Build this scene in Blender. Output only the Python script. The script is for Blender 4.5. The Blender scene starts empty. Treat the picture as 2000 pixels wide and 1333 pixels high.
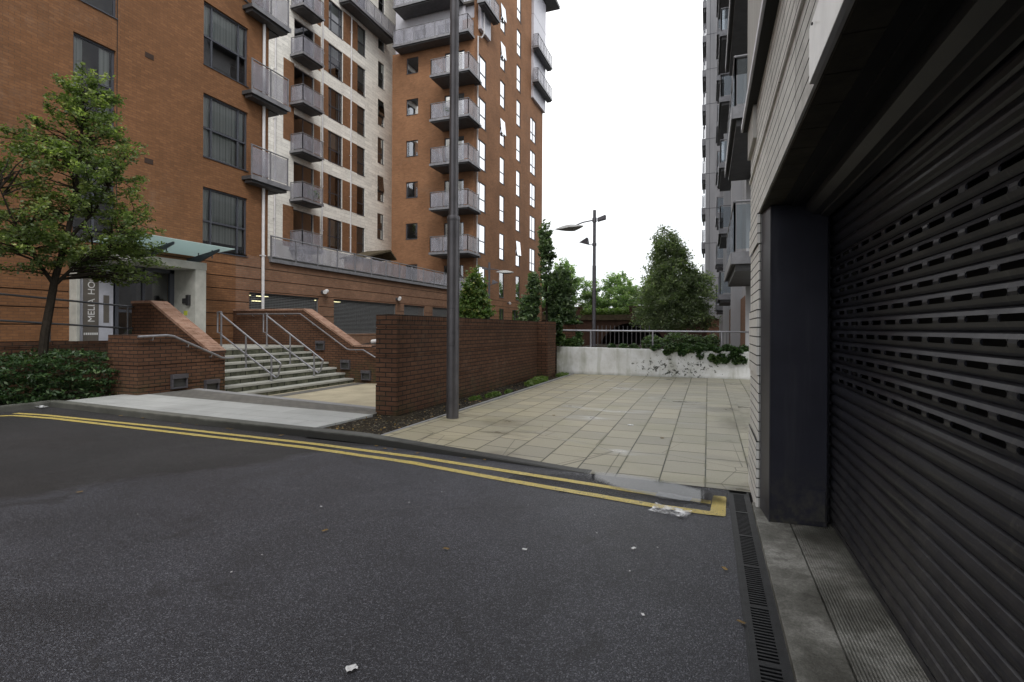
import bpy, math, random
import numpy as np
from mathutils import Vector, Matrix
random.seed(7); RNG = np.random.default_rng(11)
SC = bpy.context.scene
COL = SC.collection
R = math.radians

# ---------------------------------------------------------------- camera
yaw = math.atan(.383); roll = R(.3)
F = Vector((-math.sin(yaw), math.cos(yaw), 0)); Rt = Vector((math.cos(yaw), math.sin(yaw), 0)); U = Vector((0, 0, 1))
r2 = Rt * math.cos(roll) + U * math.sin(roll); u2 = U * math.cos(roll) - Rt * math.sin(roll)
cd = bpy.data.cameras.new('camera'); cam = bpy.data.objects.new('camera', cd); COL.objects.link(cam)
cam.matrix_world = Matrix((( r2.x, u2.x, -F.x, 0), (r2.y, u2.y, -F.y, 0), (r2.z, u2.z, -F.z, 1.45), (0, 0, 0, 1)))
cd.lens = 18; cd.sensor_width = 36; cd.shift_y = -.0122; cd.clip_start = .05; cd.clip_end = 3000
SC.camera = cam

# ---------------------------------------------------------------- world, sun, exposure
W = bpy.data.worlds.new('World'); SC.world = W; W.use_nodes = True
wn = W.node_tree.nodes; wl = W.node_tree.links; wn.clear()
SUN_EL, SUN_AZ = 46, 140
sky = wn.new('ShaderNodeTexSky'); sky.sky_type = 'NISHITA'; sky.sun_disc = False
sky.sun_elevation = R(SUN_EL); sky.sun_rotation = R(SUN_AZ); sky.air_density = 1.0; sky.dust_density = 3
tcw = wn.new('ShaderNodeTexCoord'); nzw = wn.new('ShaderNodeTexNoise'); nzw.inputs['Scale'].default_value = 2.2
nzw.inputs['Detail'].default_value = 5
crw = wn.new('ShaderNodeValToRGB'); crw.color_ramp.elements[0].position = .28; crw.color_ramp.elements[0].color = (.56, .60, .64, 1)
crw.color_ramp.elements[1].position = .56; crw.color_ramp.elements[1].color = (1, 1, 1, 1)
mulw = wn.new('ShaderNodeVectorMath'); mulw.operation = 'SCALE'; mulw.inputs['Scale'].default_value = 9.8
mxw = wn.new('ShaderNodeMix'); mxw.data_type = 'RGBA'; mxw.inputs[0].default_value = .93
bgw = wn.new('ShaderNodeBackground'); bgw.inputs[1].default_value = .14; ow = wn.new('ShaderNodeOutputWorld')
wl.new(tcw.outputs['Generated'], nzw.inputs['Vector']); wl.new(nzw.outputs['Fac'], crw.inputs[0])
wl.new(crw.outputs[0], mulw.inputs[0]); wl.new(sky.outputs[0], mxw.inputs[6]); wl.new(mulw.outputs[0], mxw.inputs[7])
wl.new(mxw.outputs[2], bgw.inputs[0]); wl.new(bgw.outputs[0], ow.inputs[0])
sl = bpy.data.lights.new('sun', 'SUN'); sl.energy = 1.2; sl.angle = R(20); sl.color = (1, .97, .92)
so = bpy.data.objects.new('sun', sl); COL.objects.link(so)
az = R(SUN_AZ); sd = Vector((math.sin(az) * math.cos(R(SUN_EL)), math.cos(az) * math.cos(R(SUN_EL)), math.sin(R(SUN_EL))))
so.rotation_euler = sd.to_track_quat('Z', 'Y').to_euler(); so.location = (0, 0, 30)
SC.view_settings.view_transform = 'Standard'; SC.view_settings.look = 'None'; SC.view_settings.gamma = 1
SC.view_settings.exposure = .3; SC.view_settings.use_curve_mapping = False
SC.cycles.max_bounces = 6; SC.cycles.transparent_max_bounces = 10; SC.cycles.caustics_reflective = False; SC.cycles.caustics_refractive = False

# ---------------------------------------------------------------- material helpers
class NT:
    def __init__(s, name):
        s.m = bpy.data.materials.new(name); s.m.use_nodes = True; s.t = s.m.node_tree; s.t.nodes.clear()
        s.out = s.n('OutputMaterial'); s.pos = None
    def n(s, k): return s.t.nodes.new('ShaderNode' + k)
    def l(s, a, b): s.t.links.new(a, b)
    def put(s, v, inp):
        if isinstance(v, bpy.types.NodeSocket): s.l(v, inp)
        elif isinstance(v, (tuple, list)): inp.default_value = (*v[:3], 1) if len(inp.default_value) == 4 else tuple(v)
        else: inp.default_value = v
    def P(s):
        if s.pos is None: s.pos = s.n('NewGeometry').outputs['Position']
        return s.pos
    def math(s, op, a, b=0, c=0, clamp=False):
        q = s.n('Math'); q.operation = op; q.use_clamp = clamp; s.put(a, q.inputs[0]); s.put(b, q.inputs[1]); s.put(c, q.inputs[2]); return q.outputs[0]
    def noise(s, scale, detail=4, rough=.55, vec=None, out='Fac', dist=0):
        q = s.n('TexNoise'); q.inputs['Scale'].default_value = scale; q.inputs['Detail'].default_value = detail
        q.inputs['Roughness'].default_value = rough; q.inputs['Distortion'].default_value = dist
        s.l(vec or s.P(), q.inputs['Vector']); return q.outputs[out]
    def scaled(s, v):
        q = s.n('VectorMath'); q.operation = 'MULTIPLY'; s.l(s.P(), q.inputs[0]); q.inputs[1].default_value = v; return q.outputs[0]
    def ramp(s, fac, stops):
        q = s.n('ValToRGB'); e = q.color_ramp.elements
        while len(e) < len(stops): e.new(.5)
        for i, (p, c) in enumerate(stops): e[i].position = p; e[i].color = (*c, 1) if len(c) == 3 else c
        s.l(fac, q.inputs[0]); return q.outputs[0]
    def mr(s, v, a, b, c=0., d=1.):
        q = s.n('MapRange'); s.put(v, q.inputs[0]); 
        for i, x in enumerate((a, b, c, d)): q.inputs[i + 1].default_value = x
        return q.outputs[0]
    def mix(s, f, a, b, mode='MIX'):
        q = s.n('Mix'); q.data_type = 'RGBA'; q.blend_type = mode; s.put(f, q.inputs[0]); s.put(a, q.inputs[6]); s.put(b, q.inputs[7]); return q.outputs[2]
    def bump(s, h, strength=.3, dist=.01):
        q = s.n('Bump'); q.inputs['Strength'].default_value = strength; q.inputs['Distance'].default_value = dist; s.l(h, q.inputs['Height']); return q.outputs[0]
    def uv(s):
        g = s.n('NewGeometry'); a = s.n('SeparateXYZ'); b = s.n('SeparateXYZ'); s.l(s.P(), a.inputs[0]); s.l(g.outputs['True Normal'], b.inputs[0])
        nz = s.math('ABSOLUTE', b.outputs[2])
        u = s.math('SUBTRACT', s.math('MULTIPLY', a.outputs[1], b.outputs[0]), s.math('MULTIPLY', a.outputs[0], b.outputs[1]))
        u = s.math('ADD', u, s.math('MULTIPLY', a.outputs[0], nz)); v = s.math('ADD', a.outputs[2], s.math('MULTIPLY', a.outputs[1], nz))
        c = s.n('CombineXYZ'); s.l(u, c.inputs[0]); s.l(v, c.inputs[1]); return c.outputs[0]
    def brick(s, vec, c1, c2, mortar, w, h, m=.006, off=.5, bias=0, smooth=.1):
        q = s.n('TexBrick'); s.l(vec, q.inputs['Vector']); q.inputs['Scale'].default_value = 1
        s.put(c1, q.inputs['Color1']); s.put(c2, q.inputs['Color2']); s.put(mortar, q.inputs['Mortar'])
        q.inputs['Brick Width'].default_value = w; q.inputs['Row Height'].default_value = h; q.inputs['Mortar Size'].default_value = m
        q.inputs['Mortar Smooth'].default_value = smooth; q.inputs['Bias'].default_value = bias; q.offset = off
        return q.outputs['Color'], q.outputs['Fac']
    def bsdf(s, color=(.5, .5, .5), rough=.7, metal=0, spec=.5, normal=None, **kw):
        q = s.n('BsdfPrincipled'); s.put(color, q.inputs['Base Color']); s.put(rough, q.inputs['Roughness']); s.put(metal, q.inputs['Metallic'])
        s.put(spec, q.inputs['Specular IOR Level'])
        if normal is not None: s.l(normal, q.inputs['Normal'])
        for k, v in kw.items(): s.put(v, q.inputs[k])
        return q.outputs[0]
    def done(s, sh): s.l(sh, s.out.inputs[0]); return s.m

M = {}
def plain(name, col, rough=.6, metal=0, spec=.5, var=.15, nscale=6, bump=0):
    t = NT(name); n = t.noise(nscale, 5, .6)
    c = t.mix(1, col, t.ramp(n, [(.3, (1 - var,) * 3), (.7, (1 + var * .3,) * 3)]), 'MULTIPLY')
    nb = t.bump(t.noise(nscale * 12, 3), bump, .004) if bump else None
    M[name] = t.done(t.bsdf(c, rough, metal, spec, nb)); return M[name]

def brickmat(name, c1, c2, mortar, w=.225, h=.075, m=.005, stain=.35, bump=.5, moss=0, rough=.85, off=.5, streak=.35):
    t = NT(name); vec = t.uv()
    nz = t.noise(7, 3, .6, vec=t.scaled((1, 1, 3)))
    ca = t.mix(t.mr(nz, .35, .65), c1, c2)
    cb = t.mix(t.mr(nz, .3, .7), c2, tuple(x * .62 for x in c1))
    col, fac = t.brick(vec, ca, cb, mortar, w, h, m, off)
    big = t.noise(.55, 5, .62); col = t.mix(1, col, t.ramp(big, [(.25, (1 - stain,) * 3), (.75, (1.08,) * 3)]), 'MULTIPLY')
    stk = t.noise(1.6, 4, .6, vec=t.scaled((1, 1, .12))); col = t.mix(t.mr(stk, .55, .8, 0, streak), col, tuple(x * .5 for x in c1))
    if moss:
        sp = t.n('SeparateXYZ'); t.l(t.P(), sp.inputs[0])
        low = t.math('MULTIPLY', t.mr(sp.outputs[2], .55, .0), t.mr(t.noise(4, 5), .4, .7), clamp=True)
        col = t.mix(t.math('MULTIPLY', low, moss), col, (.045, .06, .025))
    fine = t.noise(60, 3)
    h_ = t.math('ADD', t.math('MULTIPLY', fac, -1), t.math('MULTIPLY', fine, .25))
    eff = t.math('MULTIPLY', t.mr(t.noise(.33, 6, .7), .56, .70), t.mr(t.noise(5, 4, .7), .4, .7), clamp=True); col = t.mix(t.math('MULTIPLY', eff, .22), col, (.42, .34, .27))
    M[name] = t.done(t.bsdf(col, rough, 0, .25, t.bump(h_, bump, .006))); return M[name]

brickmat('facade_brick', (.295, .142, .066), (.225, .105, .049), (.135, .08, .05), stain=.26, m=.005)
brickmat('podium_brick', (.33, .178, .110), (.24, .122, .074), (.20, .15, .11), stain=.3, m=.007)
brickmat('wall_brick', (.172, .086, .050), (.115, .055, .033), (.022, .02, .017), stain=.45, moss=.6, m=.008)
brickmat('coping_brick', (.47, .25, .17), (.37, .185, .12), (.30, .23, .19), w=.075, h=.215, stain=.3, m=.005, off=0)
brickmat('tower_brick', (.40, .205, .108), (.335, .165, .085), (.27, .17, .11), stain=.3, bump=.3)
brickmat('brown_brick', (.33, .17, .085), (.26, .125, .06), (.16, .09, .06), stain=.3)
brickmat('cream_block', (.93, .91, .85), (.91, .89, .83), (.66, .64, .59), w=.9, h=.225, m=.010, stain=.06, bump=.3, streak=.12)
brickmat('white_brick', (.86, .85, .81), (.78, .77, .74), (.10, .10, .09), w=.61, h=3.0, m=.003, stain=.2, bump=.3, off=.37)
brickmat('viaduct_brick', (.16, .085, .055), (.10, .055, .04), (.06, .05, .045), stain=.6)

t = NT('coping_piece'); n = t.noise(9, 4, .7, vec=t.scaled((1, .35, 1))); col = t.ramp(n, [(.3, (.24, .135, .09)), (.5, (.35, .21, .15)), (.7, (.43, .28, .21))])
col = t.mix(1, col, t.ramp(t.noise(1.5, 5), [(.3, (.7,) * 3), (.7, (1.05,) * 3)]), 'MULTIPLY'); M['coping_piece'] = t.done(t.bsdf(col, .85, 0, .3, t.bump(t.noise(70, 3), .3, .004)))
# asphalt
t = NT('asphalt'); sp = t.n('SeparateXYZ'); t.l(t.P(), sp.inputs[0])
vo = t.n('TexVoronoi'); vo.inputs['Scale'].default_value = 185; t.l(t.P(), vo.inputs['Vector'])
agg = t.mr(t.n('SeparateColor').outputs[0] if False else t.noise(230, 2, .7), .35, .68)
vs = t.n('SeparateColor'); t.l(vo.outputs['Color'], vs.inputs[0])
stone = t.ramp(vs.outputs[0], [(0, (.005, .005, .006)), (.5, (.023, .024, .030)), (.82, (.088, .091, .108)), (1, (.36, .37, .40))])
base = t.mix(.45, stone, t.ramp(agg, [(0, (.010, .010, .013)), (1, (.125, .130, .155))]))
big = t.noise(.8, 5, .6, dist=.6); base = t.mix(1, base, t.ramp(big, [(.3, (.66, .66, .68)), (.7, (1.2, 1.2, 1.24))]), 'MULTIPLY')
# wetness edge; weaker sky reflection left of it is put into a darker colour: right of the line from (-5.6,2.5) to (-3.4,5.2) is the greyer surface
ln = t.math('ADD', t.math('SUBTRACT', t.math('MULTIPLY', t.math('ADD', sp.outputs[0], 5.45), 1.0), t.math('MULTIPLY', t.math('SUBTRACT', sp.outputs[1], 2.6), .62)), t.math('MULTIPLY', t.math('SUBTRACT', t.noise(1.3, 4), .5), 1.0))
pat = t.mr(ln, -.12, .12)
base = t.mix(pat, t.mix(1, base, (.50, .46, .41), 'MULTIPLY'), base)
dpx = t.math('SUBTRACT', sp.outputs[0], -.6); dpy = t.math('SUBTRACT', sp.outputs[1], 4.75)
dp = t.math('ADD', t.math('MULTIPLY', dpx, t.math('MULTIPLY', dpx, .45)), t.math('MULTIPLY', dpy, t.math('MULTIPLY', dpy, 3.5)))
near = t.mr(t.math('ADD', dp, t.math('MULTIPLY', t.math('SUBTRACT', t.noise(3.5, 5), .5), 1.2)), .25, .75, 1, 0)
base = t.mix(near, base, t.mix(1, base, (.5, .5, .52), 'MULTIPLY'))
oil = t.mr(t.noise(1.7, 5, .6, dist=1), .60, .66); base = t.mix(t.math('MULTIPLY', t.math('MULTIPLY', oil, .45), t.math('SUBTRACT', 1, near)), base, (.02, .02, .022))
wet = t.mr(t.noise(.55, 4, .55), .45, .62)
ro = t.math('SUBTRACT', t.mr(pat, 0, 1, .64, .42), t.math('ADD', t.math('MULTIPLY', wet, .12), t.math('MULTIPLY', near, .24)))
hh = t.math('ADD', t.math('MULTIPLY', vo.outputs['Distance'], -1.2), t.noise(260, 2))
M['asphalt'] = t.done(t.bsdf(base, ro, 0, .55, t.bump(hh, .75, .006)))

# paving slabs
t = NT('paving'); sp = t.n('SeparateXYZ'); t.l(t.P(), sp.inputs[0])
cv = t.n('CombineXYZ'); t.l(sp.outputs[1], cv.inputs[0]); t.l(t.math('ADD', sp.outputs[0], .018), cv.inputs[1])
col, fac = t.brick(cv.outputs[0], (.40, .356, .255), (.34, .305, .222), (.035, .033, .022), .45, .413, .0075, .5, smooth=.3)
c2, f2 = t.brick(cv.outputs[0], (1.03, 1.02, .98), (.94, .95, .96), (1, 1, 1), .45, .413, 0, .5)
col = t.mix(1, col, c2, 'MULTIPLY')
n1 = t.noise(.9, 5, .6); col = t.mix(t.mr(n1, .48, .72, 0, .55), col, (.27, .255, .15))
n2 = t.noise(.7, 4, .6, vec=t.scaled((1, 2.2, 1))); damp = t.mr(n2, .56, .7)
for (cx_, cy_, sx_, sy_) in ((-2.75, 7.1, .55, .5), (.15, 9.5, .9, .55), (.35, 8.3, .35, .8), (-.9, 10.6, .3, .4)):
    ex = t.math('DIVIDE', t.math('SUBTRACT', sp.outputs[0], cx_), sx_); ey = t.math('DIVIDE', t.math('SUBTRACT', sp.outputs[1], cy_), sy_)
    rr_ = t.math('ADD', t.math('ADD', t.math('MULTIPLY', ex, ex), t.math('MULTIPLY', ey, ey)), t.math('MULTIPLY', t.math('SUBTRACT', t.noise(4.5, 5, .65), .5), 2.6))
    damp = t.math('MAXIMUM', damp, t.mr(rr_, 1.0, -.5))
col = t.mix(t.math('MULTIPLY', damp, .45), col, (.10, .085, .06))
# cooler newer slabs toward the wall of the garage side
col = t.mix(t.mr(t.math('ADD', sp.outputs[0], t.math('MULTIPLY', t.noise(1.2, 3), 1.2)), -2.4, .2, 0, .9), col, t.mix(1, col, (.84, .90, 1.04), 'MULTIPLY'))
# fracture lines across the front slabs
vc = t.n('TexVoronoi'); vc.feature = 'DISTANCE_TO_EDGE'; vc.inputs['Scale'].default_value = 1.15; t.l(t.P(), vc.inputs['Vector'])
crack = t.math('MULTIPLY', t.mr(vc.outputs['Distance'], .0, .007, 1, 0), t.mr(sp.outputs[1], 7.4, 6.0), clamp=True)
col = t.mix(t.math('MULTIPLY', crack, .8), col, (.05, .045, .03))
sp2 = t.noise(90, 3, .7); col = t.mix(1, col, t.ramp(sp2, [(.3, (.84,) * 3), (.7, (1.1,) * 3)]), 'MULTIPLY')
vg = t.n('TexVoronoi'); vg.inputs['Scale'].default_value = 5.5; t.l(t.P(), vg.inputs['Vector']); vgs = t.n('SeparateColor'); t.l(vg.outputs['Color'], vgs.inputs[0])
gum = t.math('MULTIPLY', t.mr(vg.outputs['Distance'], .085, .06), t.mr(vgs.outputs[0], .70, .74), clamp=True); col = t.mix(t.math('MULTIPLY', gum, .5), col, t.mix(vgs.outputs[1], (.10, .095, .08), (.5, .5, .47)))
moss = t.math('MULTIPLY', t.mr(t.brick(cv.outputs[0], (0, 0, 0), (0, 0, 0), (1, 1, 1), .45, .413, .03, .5, smooth=1)[1], .1, .9), t.mr(t.noise(3, 5), .45, .62), clamp=True); col = t.mix(t.math('MULTIPLY', moss, .55), col, (.12, .115, .06))
hh = t.math('ADD', t.math('MULTIPLY', fac, -1), t.math('MULTIPLY', sp2, .12))
hh = t.math('SUBTRACT', hh, t.math('MULTIPLY', crack, .8))
M['paving'] = t.done(t.bsdf(col, t.mr(damp, 0, 1, .62, .22), 0, .5, t.bump(hh, .5, .006)))

def stonemat(name, c1, c2, w, h, mort, rough=.7, swap=False, msize=.004, stain=.25, spk=120):
    t = NT(name); sp = t.n('SeparateXYZ'); t.l(t.P(), sp.inputs[0]); cv = t.n('CombineXYZ')
    t.l(sp.outputs[1 if swap else 0], cv.inputs[0]); t.l(sp.outputs[0 if swap else 1], cv.inputs[1])
    col, fac = t.brick(cv.outputs[0], c1, c2, mort, w, h, msize, .5)
    col = t.mix(1, col, t.ramp(t.noise(1.3, 5, .6), [(.3, (1 - stain,) * 3), (.7, (1.05,) * 3)]), 'MULTIPLY')
    s2 = t.noise(spk, 3, .7); col = t.mix(1, col, t.ramp(s2, [(.3, (.82,) * 3), (.7, (1.12,) * 3)]), 'MULTIPLY')
    M[name] = t.done(t.bsdf(col, rough, 0, .4, t.bump(t.math('ADD', t.math('MULTIPLY', fac, -1), t.math('MULTIPLY', s2, .2)), .4, .004)))
stonemat('granite', (.50, .51, .50), (.43, .44, .43), .9, .42, (.22, .22, .2), stain=.2)
stonemat('setts', (.20, .19, .17), (.15, .145, .135), .2, .1, (.08, .08, .07), msize=.006)
stonemat('trim_stone', (.34, .34, .34), (.30, .30, .31), .9, .3, (.15, .15, .15))
stonemat('step_stone', (.47, .47, .43), (.41, .41, .37), 2.0, .9, (.12, .12, .1), swap=True)
stonemat('gravel', (.52, .46, .33), (.49, .43, .31), 5, 5, (.45, .40, .3), rough=.9, spk=70, stain=.3)
t = NT('riser_stone'); n = t.noise(5, 5, .65); col = t.ramp(n, [(.3, (.035, .04, .028)), (.7, (.13, .13, .10))])
col2, fc = t.brick(t.uv(), col, t.mix(1, col, (1.5, 1.5, 1.4), 'MULTIPLY'), (.015, .015, .012), .45, 5, .012)
M['riser_stone'] = t.done(t.bsdf(col2, .9, 0, .2))
t = NT('kerb_stone'); n = t.noise(2.0, 6, .65); s2 = t.noise(110, 3, .7)
sp = t.n('SeparateXYZ'); t.l(t.P(), sp.inputs[0])
col = t.ramp(n, [(.3, (.085, .088, .075)), (.7, (.20, .20, .18))])
col = t.mix(t.mr(t.math('ADD', sp.outputs[0], t.noise(1.5, 3)), -6.2, -4.6, 0, .55), col, (.055, .06, .062))
damp = t.math('MULTIPLY', t.mr(t.math('ADD', sp.outputs[2], t.math('MULTIPLY', t.math('SUBTRACT', t.noise(4, 4), .5), .05)), .095, .07), t.mr(sp.outputs[0], -8.5, -5.5, .35, .9), clamp=True); col = t.mix(damp, col, (.022, .022, .02))
col = t.mix(1, col, t.ramp(s2, [(.3, (.75,) * 3), (.7, (1.2,) * 3)]), 'MULTIPLY')
M['kerb_stone'] = t.done(t.bsdf(col, .55, 0, .5, t.bump(s2, .4, .004)))
t = NT('yellow_paint'); s2 = t.noise(150, 3, .75); wn_ = t.noise(6, 5, .7)
wear = t.math('ADD', t.math('MULTIPLY', t.mr(s2, .46, .60), t.mr(wn_, .3, .6, .3, .9)), t.math('MULTIPLY', t.mr(t.noise(22, 5, .75), .60, .64), .8), clamp=True)
col = t.mix(wear, t.ramp(wn_, [(.3, (.62, .47, .10)), (.7, (.78, .63, .20))]), (.09, .085, .07))
M['yellow_paint'] = t.done(t.bsdf(col, .5, 0, .5, t.bump(s2, .7, .005)))
t = NT('soil'); vo = t.n('TexVoronoi'); vo.inputs['Scale'].default_value = 45; t.l(t.P(), vo.inputs['Vector']); vs = t.n('SeparateColor'); t.l(vo.outputs['Color'], vs.inputs[0])
col = t.ramp(vs.outputs[0], [(0, (.012, .010, .008)), (.7, (.035, .028, .02)), (.93, (.10, .085, .06)), (1, (.3, .27, .2))])
col = t.mix(t.mr(t.noise(1.4, 5), .5, .7, 0, .6), col, (.07, .055, .03))
M['soil'] = t.done(t.bsdf(col, .95, 0, .2, t.bump(t.math('ADD', vo.outputs['Distance'], t.noise(20, 4)), 1, .03)))
t = NT('concrete'); n = t.noise(1.6, 7, .68); n2 = t.noise(9, 5, .7); sp = t.n('SeparateXYZ'); t.l(t.P(), sp.inputs[0])
col = t.ramp(n, [(.38, (.06, .058, .048)), (.5, (.15, .147, .13)), (.6, (.31, .305, .28))])
col = t.mix(t.mr(n2, .5, .66, 0, .65), col, (.055, .053, .043))
col = t.mix(1, col, t.ramp(t.noise(110, 3, .75), [(.35, (.72,) * 3), (.65, (1.2,) * 3)]), 'MULTIPLY')
wv = t.math('SINE', t.math('MULTIPLY', t.math('ADD', sp.outputs[0], t.math('MULTIPLY', t.noise(3), .012)), 420))
rib = t.math('MULTIPLY', t.mr(wv, -1, 1), t.mr(sp.outputs[0], .575, .585), clamp=True)
col = t.mix(t.math('MULTIPLY', rib, .24), col, (.05, .05, .045))
M['concrete'] = t.done(t.bsdf(col, .62, 0, .45, t.bump(t.math('ADD', t.math('MULTIPLY', rib, -.8), t.noise(70, 4)), .6, .006)))
t = NT('white_painted_wall'); n = t.noise(2.4, 6, .7); n2 = t.noise(7.5, 6, .74, dist=.12); sp = t.n('SeparateXYZ'); t.l(t.P(), sp.inputs[0])
col = t.ramp(n, [(.25, (.52, .52, .49)), (.6, (.74, .75, .76))])
st = t.noise(5, 4, .6, vec=t.scaled((1, 1, .15))); col = t.mix(t.mr(st, .5, .72, 0, .6), col, (.30, .31, .24))
zone = t.math('MULTIPLY', t.mr(sp.outputs[0], -2.7, -1.6), t.mr(sp.outputs[0], .9, -.1), clamp=True)
zone = t.math('MULTIPLY', zone, t.mr(t.math('ABSOLUTE', t.math('SUBTRACT', sp.outputs[2], .33)), .5, .05, .3, 1))
peel = t.math('MULTIPLY', t.mr(t.math('ADD', n2, t.math('MULTIPLY', zone, .13)), .665, .68), zone, clamp=True)
col = t.mix(t.mr(peel, .35, .5), col, (.07, .072, .06))
sp_ = t.math('MULTIPLY', t.mr(sp.outputs[2], .16, .05), t.noise(4), clamp=True); col = t.mix(sp_, col, (.10, .11, .07))
sp_ = t.math('MULTIPLY', t.mr(sp.outputs[0], -3.9, -4.4), t.mr(t.noise(5), .3, .6), clamp=True); col = t.mix(t.math('MULTIPLY', sp_, .5), col, (.2, .22, .1))
M['white_painted_wall'] = t.done(t.bsdf(col, .6, 0, .4, t.bump(t.math('SUBTRACT', t.noise(25), peel), .4, .006)))
t = NT('puddle'); fr = t.n('Fresnel'); fr.inputs[0].default_value = 1.33; bp = t.bump(t.noise(14), .015, .01); t.l(bp, fr.inputs['Normal'])
gl = t.n('BsdfGlossy'); gl.inputs['Roughness'].default_value = .03; t.l(bp, gl.inputs['Normal']); tr = t.n('BsdfTransparent')
sp = t.n('SeparateXYZ'); t.l(t.P(), sp.inputs[0]); ex = t.math('DIVIDE', t.math('ADD', sp.outputs[0], .47), .66); yc = t.math('SUBTRACT', t.math('ADD', sp.outputs[1], t.math('MULTIPLY', sp.outputs[0], .28)), 4.70); ey = t.math('DIVIDE', yc, .27)
rr_ = t.math('ADD', t.math('ADD', t.math('MULTIPLY', ex, ex), t.math('MULTIPLY', ey, ey)), t.math('MULTIPLY', t.math('SUBTRACT', t.noise(5, 5, .65), .5), .9)); msk = t.mr(rr_, 1.05, .55); t.l(t.mix(msk, (1, 1, 1), (.55, .55, .55)), tr.inputs[0])
mx = t.n('MixShader'); t.l(t.math('MULTIPLY', fr.outputs[0], msk), mx.inputs[0]); t.l(tr.outputs[0], mx.inputs[1]); t.l(gl.outputs[0], mx.inputs[2]); M['puddle'] = t.done(mx.outputs[0])
t = NT('render_grey'); st = t.noise(3, 5, .6, vec=t.scaled((1, 1, .1))); col = t.ramp(st, [(.3, (.40, .39, .37)), (.7, (.56, .55, .52))])
M['render_grey'] = t.done(t.bsdf(col, .8, 0, .2))
t = NT('block_panel'); st = t.noise(1.2, 5, .6, vec=t.scaled((1, 1, .15))); col = t.ramp(st, [(.3, (.36, .365, .385)), (.7, (.52, .52, .54))])
M['block_panel'] = t.done(t.bsdf(col, .75, 0, .3))
t = NT('shutter_metal'); n = t.noise(2.5, 5, .6); n2 = t.noise(60, 3, .7)
col = t.ramp(n, [(.3, (.015, .0155, .021)), (.7, (.028, .0295, .040))])
col = t.mix(t.mr(n2, .62, .7, 0, .35), col, (.12, .12, .12)); sp = t.n('SeparateXYZ'); t.l(t.P(), sp.inputs[0])
dst = t.math('MULTIPLY', t.mr(sp.outputs[2], 1.0, .05), t.mr(t.noise(6, 6, .7, vec=t.scaled((1, 1, .3))), .35, .65), clamp=True); col = t.mix(t.math('MULTIPLY', dst, .45), col, (.13, .125, .12))
rn = t.noise(9, 4, .6, vec=t.scaled((1, 2.5, .12))); col = t.mix(t.mr(rn, .6, .75, 0, .5), col, (.09, .09, .085))
M['shutter_metal'] = t.done(t.bsdf(col, t.mr(n, .3, .7, .3, .48), .35, .5, t.bump(n2, .08, .002)))

t = NT('dark_column'); sp = t.n('SeparateXYZ'); t.l(t.P(), sp.inputs[0]); n = t.noise(3, 6, .65); st_ = t.noise(11, 4, .6, vec=t.scaled((1, 1, .06)))
col = t.ramp(n, [(.3, (.012, .0125, .021)), (.7, (.020, .021, .033))]); col = t.mix(t.mr(st_, .55, .7, 0, .35), col, (.05, .05, .055))
dst = t.math('MULTIPLY', t.mr(sp.outputs[2], .5, .04), t.mr(t.noise(14, 5, .7), .4, .65), clamp=True); col = t.mix(t.math('MULTIPLY', dst, .7), col, (.075, .07, .05))
M['dark_column'] = t.done(t.bsdf(col, t.mr(n, .3, .7, .42, .62), 0, .4, t.bump(t.noise(40, 3), .06, .003)))
plain('column_edge', (.06, .06, .072), .45, .3, .5, .3, 3)
plain('pole_metal', (.115, .11, .118), .42, .55, .5, .3, 4, .06)
plain('lamp_metal', (.13, .125, .14), .45, .5)
plain('galv_rail', (.36, .36, .39), .38, .75, .5, .25, 9)
plain('dark_rail', (.12, .125, .135), .4, .6)
plain('frame_grey', (.075, .08, .098), .45, .1)
plain('mortar_dark', (.045, .043, .04), .95)  # dark mortar; on the groove lips it also stands in for joint shade
plain('groove_brick', (.05, .03, .022), .95)  # shade of the recessed band grooves is put into this dark colour
plain('balcony_steel', (.085, .085, .09), .55, .3, .5, .3, 4)
plain('balcony_edge', (.27, .27, .29), .5, .4, .5, .3, 4)
plain('white_pipe', (.66, .65, .66), .45)
plain('cladding_white', (.60, .60, .66), .45, .1, .5, .08)
plain('white_board', (.92, .92, .90), .4)
plain('portal_stone', (.50, .50, .46), .75, 0, .4, .25, 3, .2)
plain('dark_interior', (.02, .02, .02), .9)
plain('room_dark', (.12, .11, .10), .9)
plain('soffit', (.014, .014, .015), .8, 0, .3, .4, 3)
plain('lintel_stone', (.060, .053, .040), .85, 0, .3, .5, 6, .4)
plain('hood_metal', (.075, .075, .073), .5, .3, .5, .3, 3)
plain('drain_iron', (.028, .029, .032), .42, .5, .5, .5, 20, .3)
plain('roof_slab', (.16, .16, .15), .9)
plain('far_ground', (.09, .09, .085), .95)
plain('grille_metal', (.24, .245, .25), .5, .4)
plain('camera_white', (.7, .7, .7), .4)
plain('wet_paper', (.42, .43, .46), .5, var=.5, nscale=25)
plain('paper', (.8, .8, .8), .7)
plain('dark_plastic', (.03, .03, .032), .5)
plain('yellow_sticker', (.55, .6, .08), .6)
plain('reflector', (.42, .42, .41), .4)
plain('sign_brown', (.13, .115, .10), .5)
plain('sign_white', (.52, .53, .60), .35)
plain('letter_white', (.75, .75, .75), .5)
plain('bark', (.030, .024, .018), .9, 0, .2, .5, 14, .8)
plain('bark_grey', (.13, .12, .11), .9, 0, .2, .5, 14, .8)
plain('fallen_leaf', (.28, .18, .06), .7, var=.6, nscale=9)
plain('shed_roof', (.10, .08, .05), .9, 0, .2, .5, 5)
plain('timber', (.32, .2, .12), .8)
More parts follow.
